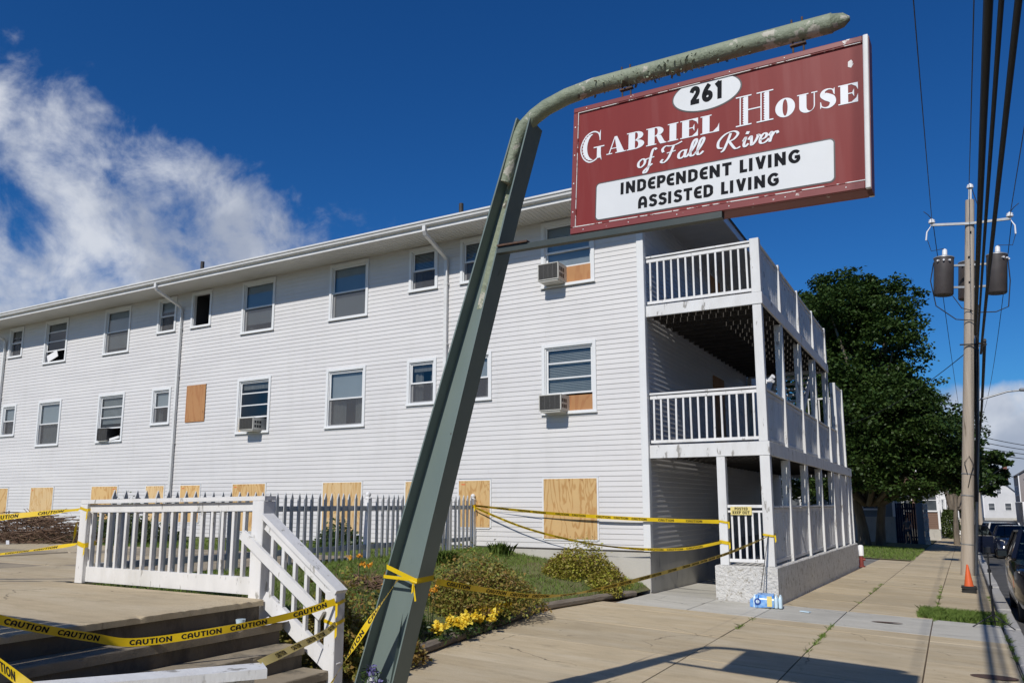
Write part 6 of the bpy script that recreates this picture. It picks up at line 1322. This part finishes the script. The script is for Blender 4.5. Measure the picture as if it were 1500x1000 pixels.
# ------------------------------------------------------------------ parked cars
def car(label, x, y, paint, H=1.72, L=4.7, W=1.86, suv=True, door=False, group='cars parked along the kerb'):
    z = (zroad(x - .8, y + 1) + zroad(x + .8, y + 3.5)) / 2; t = thing('parked_car', label, 'car', (x, y, z), 0, group)
    t.rotation_euler = (math.atan2(zroad(x, y + 4) - zroad(x, y), 4), 0, -.012)
    bz = 1.08 if suv else .92; hz = .98 if suv else .80
    ST = [(0, hz - .28, .60), (.06, hz - .10, .76), (.25, hz - .02, .86), (.7, hz + .02, .92), (1.2, hz + .05, .93), (1.5, bz, .93), (2.6, bz + .01, .935), (3.7, bz + .03, .93), (L - .45, bz + .02, .91), (L - .12, bz - .08, .86), (L - .02, bz - .35, .80), (L, .5, .72)]
    v = []; m = 11
    for (yy, zt, hw) in ST:
        h = hw * W / 1.86; pr = [(h * .86, .24), (h * .96, .30), (h, .48), (h * 1.005, .70), (h * .985, zt - .10), (h * .92, zt - .02)]
        v += [(a, yy, b) for a, b in pr] + [(h * .45, yy, zt + .015), ] + [(0, yy, zt + .03)]
    q = 8; mb = MB()
    for sg_ in (1, -1):
        vv = [(a * sg_, b, c) for a, b, c in v]; mb.add(vv, [tuple((i * q + j, i * q + j + 1, (i + 1) * q + j + 1, (i + 1) * q + j))[::sg_] for i in range(len(ST) - 1) for j in range(q - 1)] + [tuple(range(q))[::-sg_]], 0, True)
    mb.box(-W * .42, W * .42, .2, L - .2, .22, .26); body = mb.build('body', paint, t)
    hb = W / 2 * .935; hr = W / 2 * .73; yb0, yb1 = (1.28, L - .28) if suv else (1.32, L - .95); yr0, yr1 = (2.0, L - .62) if suv else (2.05, L - 1.75)
    bw = [(-hb, yb0, bz), (hb, yb0, bz), (hb, yb1, bz), (-hb, yb1, bz)]; tp_ = [(-hr, yr0, H - .03), (hr, yr0, H - .03), (hr, yr1, H - .05), (-hr, yr1, H - .05)]
    for nm, (a, b) in zip(('windscreen', 'side_window', 'rear_window', 'side_window'), ((0, 1), (1, 2), (2, 3), (3, 0))): MB().quad(bw[a], bw[b], tp_[b], tp_[a]).build(nm, MAT['carglass'], t)
    rf = MB(); n = 7; rv = []
    for i in range(n):
        f = i / (n - 1); yy = yr0 - .05 + (yr1 - yr0 + .1) * f
        for j in range(7): s_ = j / 6 * 2 - 1; rv.append((s_ * (hr + .015), yy, H - .02 - .035 * s_ * s_ - .03 * (2 * f - 1) ** 2 + .02))
    rf.add(rv, [(i * 7 + j, i * 7 + j + 1, (i + 1) * 7 + j + 1, (i + 1) * 7 + j) for i in range(n - 1) for j in range(6)], 0, True).build('roof', paint, t)
    for a in range(4): MB().bar(bw[a], tp_[a], .07, .06).build('pillar', paint, t)
    for sg_ in (-1, 1):
        ym = (yb0 + yb1) / 2 + .1; MB().bar((sg_ * hb, ym, bz), (sg_ * (hr + .005), ym, H - .05), .06, .03).build('pillar', MAT['black'], t)
        MB().bar((sg_ * (hr + .01), yr0, H - .03), (sg_ * (hr + .01), yr1, H - .05), .04, .04).build('roof_rail', MAT['galv'] if suv else paint, t)
        w = W / 2 * .93
        MB().add([(sg_ * w * .62, .03, hz - .20), (sg_ * w * .93, .22, hz - .13), (sg_ * w * .97, .42, hz - .07), (sg_ * w * .72, .16, hz - .06), (sg_ * w * .60, .055, hz - .12)], [(0, 1, 2, 3, 4)]).add([(sg_ * w * .62, .02, hz - .20), (sg_ * w * .955, .23, hz - .13), (sg_ * w * .995, .42, hz - .07), (sg_ * w * .74, .10, hz - .05), (sg_ * w * .60, .03, hz - .12)], [(0, 1, 2, 3, 4)]).build('headlight', HM.setdefault('lamp', M('headlight_lens', (.55, .50, .40), (.75, .72, .65), 30, .12)), t)
        MB().tube([(sg_ * hb, yb0 + .35, bz + .04), (sg_ * (hb + .10), yb0 + .33, bz + .07)], .025, 6).box(min(sg_ * (hb + .06), sg_ * (hb + .26)), max(sg_ * (hb + .06), sg_ * (hb + .26)), yb0 + .27, yb0 + .38, bz + .02, bz + .18, c=.03).build('mirror', paint, t)
        MB().box(min(sg_ * W * .492, sg_ * W * .504), max(sg_ * W * .492, sg_ * W * .504), 2.35, 2.55, bz - .20, bz - .165).build('door_handle', MAT['galv'], t)
        for wy in (.92, L - .95):
            n = 22; r = .345; tw_ = .22; xo = sg_ * (W / 2 - .035)
            mb = MB(); v = []; prf = [(r * .62, 0), (r * .93, 0), (r, .035), (r, tw_ - .035), (r * .93, tw_), (r * .62, tw_)]
            for (rr, dx) in prf:
                for k in range(n): v.append((xo - sg_ * dx, wy + rr * math.cos(2 * math.pi * k / n), .345 + rr * math.sin(2 * math.pi * k / n)))
            mb.add(v, [(i * n + k, i * n + (k + 1) % n, (i + 1) * n + (k + 1) % n, (i + 1) * n + k) for i in range(len(prf) - 1) for k in range(n)], 0, True); wl = mb.build('wheel', MAT['rubber'], t)
            mb = MB()
            for k in range(5):
                a = 2 * math.pi * k / 5; mb.bar((xo - sg_ * .03, wy, .345), (xo - sg_ * .03, wy + r * .6 * math.cos(a), .345 + r * .6 * math.sin(a)), .07, .03, up=(1, 0, 0))
            mb.tube([(xo - sg_ * .005, wy, .345), (xo - sg_ * .06, wy, .345)], .06, 10); mb.build('rim', MAT['galv'], wl)
            MB().tube([(xo - sg_ * .06, wy, .36), (xo - sg_ * .10, wy, .36)], .40, 20).build('wheel_arch', MAT['black'], t)
    MB().box(-W * .3, W * .3, -.025, .02, .46, hz - .26, c=.01).build('grille', MAT['black'], t); MB().box(-W * .40, W * .40, -.03, .06, .28, .40, c=.02).build('bumper', MAT['black'], t)
    MB().box(-.16, .16, -.045, -.03, .42, .50).build('number_plate', MAT['white'], t)
    if door:
        d = MB().bar((-W / 2 - .02, 1.55, .68), (-W / 2 - .85, 1.05, .68), .07, .80).build('open_door', paint, t)
        fr = MB(); a, b = Vector((-W / 2 - .02, 1.55, 1.10)), Vector((-W / 2 - .85, 1.05, 1.12)); c_ = Vector((-W / 2 - .25, 1.41, 1.58)); e = Vector((-W / 2 - .80, 1.08, 1.60))
        for p, q_ in ((a, c_), (c_, e), (e, b)): fr.bar(p, q_, .04, .05)
        fr.build('door_frame', paint, d); MB().quad(a, b, e, c_).build('door_glass', MAT['carglass'], d)
    return t
def cp(n, c, r=.18): 
    m = M(n, c, None, rough=r, spec=.6); m.node_tree.nodes['Principled BSDF'].inputs['Coat Weight'].default_value = .6; return m
car('black parked car nearest the camera, cut by the right edge', 6.80, 1.4, cp('paint_black', (.008, .008, .010)), 1.62, 4.7)
car('dark navy parked car with its kerbside door standing open', 7.62, 29.5, cp('paint_navy', (.010, .014, .030)), 1.62, 4.6, door=True)
car('white parked car behind the navy one', 7.55, 36.5, cp('paint_white', (.55, .55, .54)), 1.75, 4.7)
car('dark grey parked car behind the white one', 7.6, 43, cp('paint_grey', (.04, .042, .045)), 1.72)
car('dark green parked car farther up the kerb', 7.6, 50, cp('paint_green', (.018, .03, .022)), 1.72)
car('silver parked car far up the kerb', 7.7, 57, cp('paint_silver', (.34, .35, .36)), 1.5, 4.5, suv=False)
car('black parked car farthest up the kerb', 7.8, 65, cp('paint_black2', (.012, .012, .013)), 1.6)
tk = thing('box_truck', 'white box truck standing in the street at the right edge', 'truck', (10.3, 46, zroad(10, 46)))
MB().box(-1.15, 1.15, 1.8, 8.5, .75, 3.0, c=.03).build('cargo_box', MAT['white'], tk); MB().box(-1.05, 1.05, 0, 1.75, .45, 2.2, c=.12).build('cab', MAT['white'], tk); MB().box(-.9, .9, -.01, .02, 1.3, 2.0).build('windscreen', MAT['carglass'], tk); MB().box(-.9, .9, .2, 8.3, .35, .74).build('chassis', MAT['black'], tk)
for sx in (-1.02, 1.02):
    for y in (.9, 6.9): MB().tube([(sx - .14, y, .45), (sx + .14, y, .45)], .45, 16).build('wheel', MAT['rubber'], tk)

# ------------------------------------------------------------------ person standing in the shade by the gate
pe = thing('person', 'person in dark shirt and shorts standing in the shade by the navy gate', 'person', (2.40, 43.2, zg(2.4, 43.2) + .03), R(-20))
J = {'pelvis': (0, 0, .95, .14, .11), 'waist': (0, 0, 1.10, .135, .10), 'chest': (0, .01, 1.30, .165, .115), 'collar': (0, 0, 1.43, .10, .08), 'neck': (0, -.01, 1.50, .055, .055), 'head0': (0, -.02, 1.57, .07, .085), 'head1': (0, -.015, 1.66, .078, .095), 'head2': (0, -.005, 1.735, .055, .07),
     'shL': (-.18, 0, 1.40, .062, .062), 'elL': (-.25, .02, 1.13, .045, .045), 'wrL': (-.27, -.06, .89, .03, .03), 'haL': (-.275, -.08, .80, .038, .022), 'shR': (.18, 0, 1.40, .062, .062), 'elR': (.25, .02, 1.13, .045, .045), 'wrR': (.27, -.05, .89, .03, .03), 'haR': (.275, -.07, .80, .038, .022),
     'hiL': (-.10, 0, .88, .095, .095), 'knL': (-.12, -.02, .50, .06, .06), 'anL': (-.13, .02, .09, .04, .04), 'toL': (-.15, -.16, .03, .038, .03), 'hiR': (.10, 0, .88, .095, .095), 'knR': (.13, -.02, .50, .06, .06), 'anR': (.15, .02, .09, .04, .04), 'toR': (.18, -.16, .03, .038, .03)}
E_ = [('pelvis', 'waist'), ('waist', 'chest'), ('chest', 'collar'), ('collar', 'neck'), ('neck', 'head0'), ('head0', 'head1'), ('head1', 'head2')]
for s in 'LR': E_ += [('collar', 'sh' + s), ('sh' + s, 'el' + s), ('el' + s, 'wr' + s), ('wr' + s, 'ha' + s), ('pelvis', 'hi' + s), ('hi' + s, 'kn' + s), ('kn' + s, 'an' + s), ('an' + s, 'to' + s)]
def skin(name, names, grow, mat, root):
    ix = {k: i for i, k in enumerate(names)}; me = bpy.data.meshes.new(name); me.from_pydata([J[k][:3] for k in names], [(ix[a], ix[b]) for a, b in E_ if a in ix and b in ix], [])
    o = obj(name, me, mat, pe); m = o.modifiers.new('skin', 'SKIN'); m.use_smooth_shade = True
    for k in names: me.skin_vertices[0].data[ix[k]].radius = (J[k][3] * grow, J[k][4] * grow); me.skin_vertices[0].data[ix[k]].use_root = (k == root)
    o.modifiers.new('sub', 'SUBSURF').levels = 1; o.modifiers['sub'].render_levels = 1; return o
body = skin('body', list(J), 1.0, MAT['skin'], 'pelvis')
J2 = dict(J); J['knL'] = (-.115, -.02, .58, .08, .08); J['knR'] = (.125, -.02, .58, .08, .08)
skin('shorts', ['pelvis', 'hiL', 'hiR', 'knL', 'knR'], 1.12, MAT['shorts'], 'pelvis'); J['elL'] = (-.225, .01, 1.22, .052, .052); J['elR'] = (.225, .01, 1.22, .052, .052)
skin('shirt', ['pelvis', 'waist', 'chest', 'collar', 'shL', 'elL', 'shR', 'elR'], 1.10, MAT['shirt'], 'pelvis')
u = unit(220); P = u * np.array([.088, .10, .10]) + np.array([0, 0, 1.68]); P = P[(P[:, 2] > 1.68) | (P[:, 1] > .02)]; obj('hair', leaf_mesh('hair', P, .07, .6, .3), MAT['hair'], pe)
fc = MB()
for sx in (-.03, .03): fc.box(sx - .012, sx + .012, -.118, -.10, 1.655, 1.668)
fc.box(-.022, .022, -.112, -.10, 1.588, 1.598); fc.add([(0, -.115, 1.655), (-.014, -.112, 1.615), (.014, -.112, 1.615), (0, -.138, 1.62)], [(0, 1, 3), (0, 3, 2), (1, 2, 3)]); fc.build('face', MAT['hair'], pe)
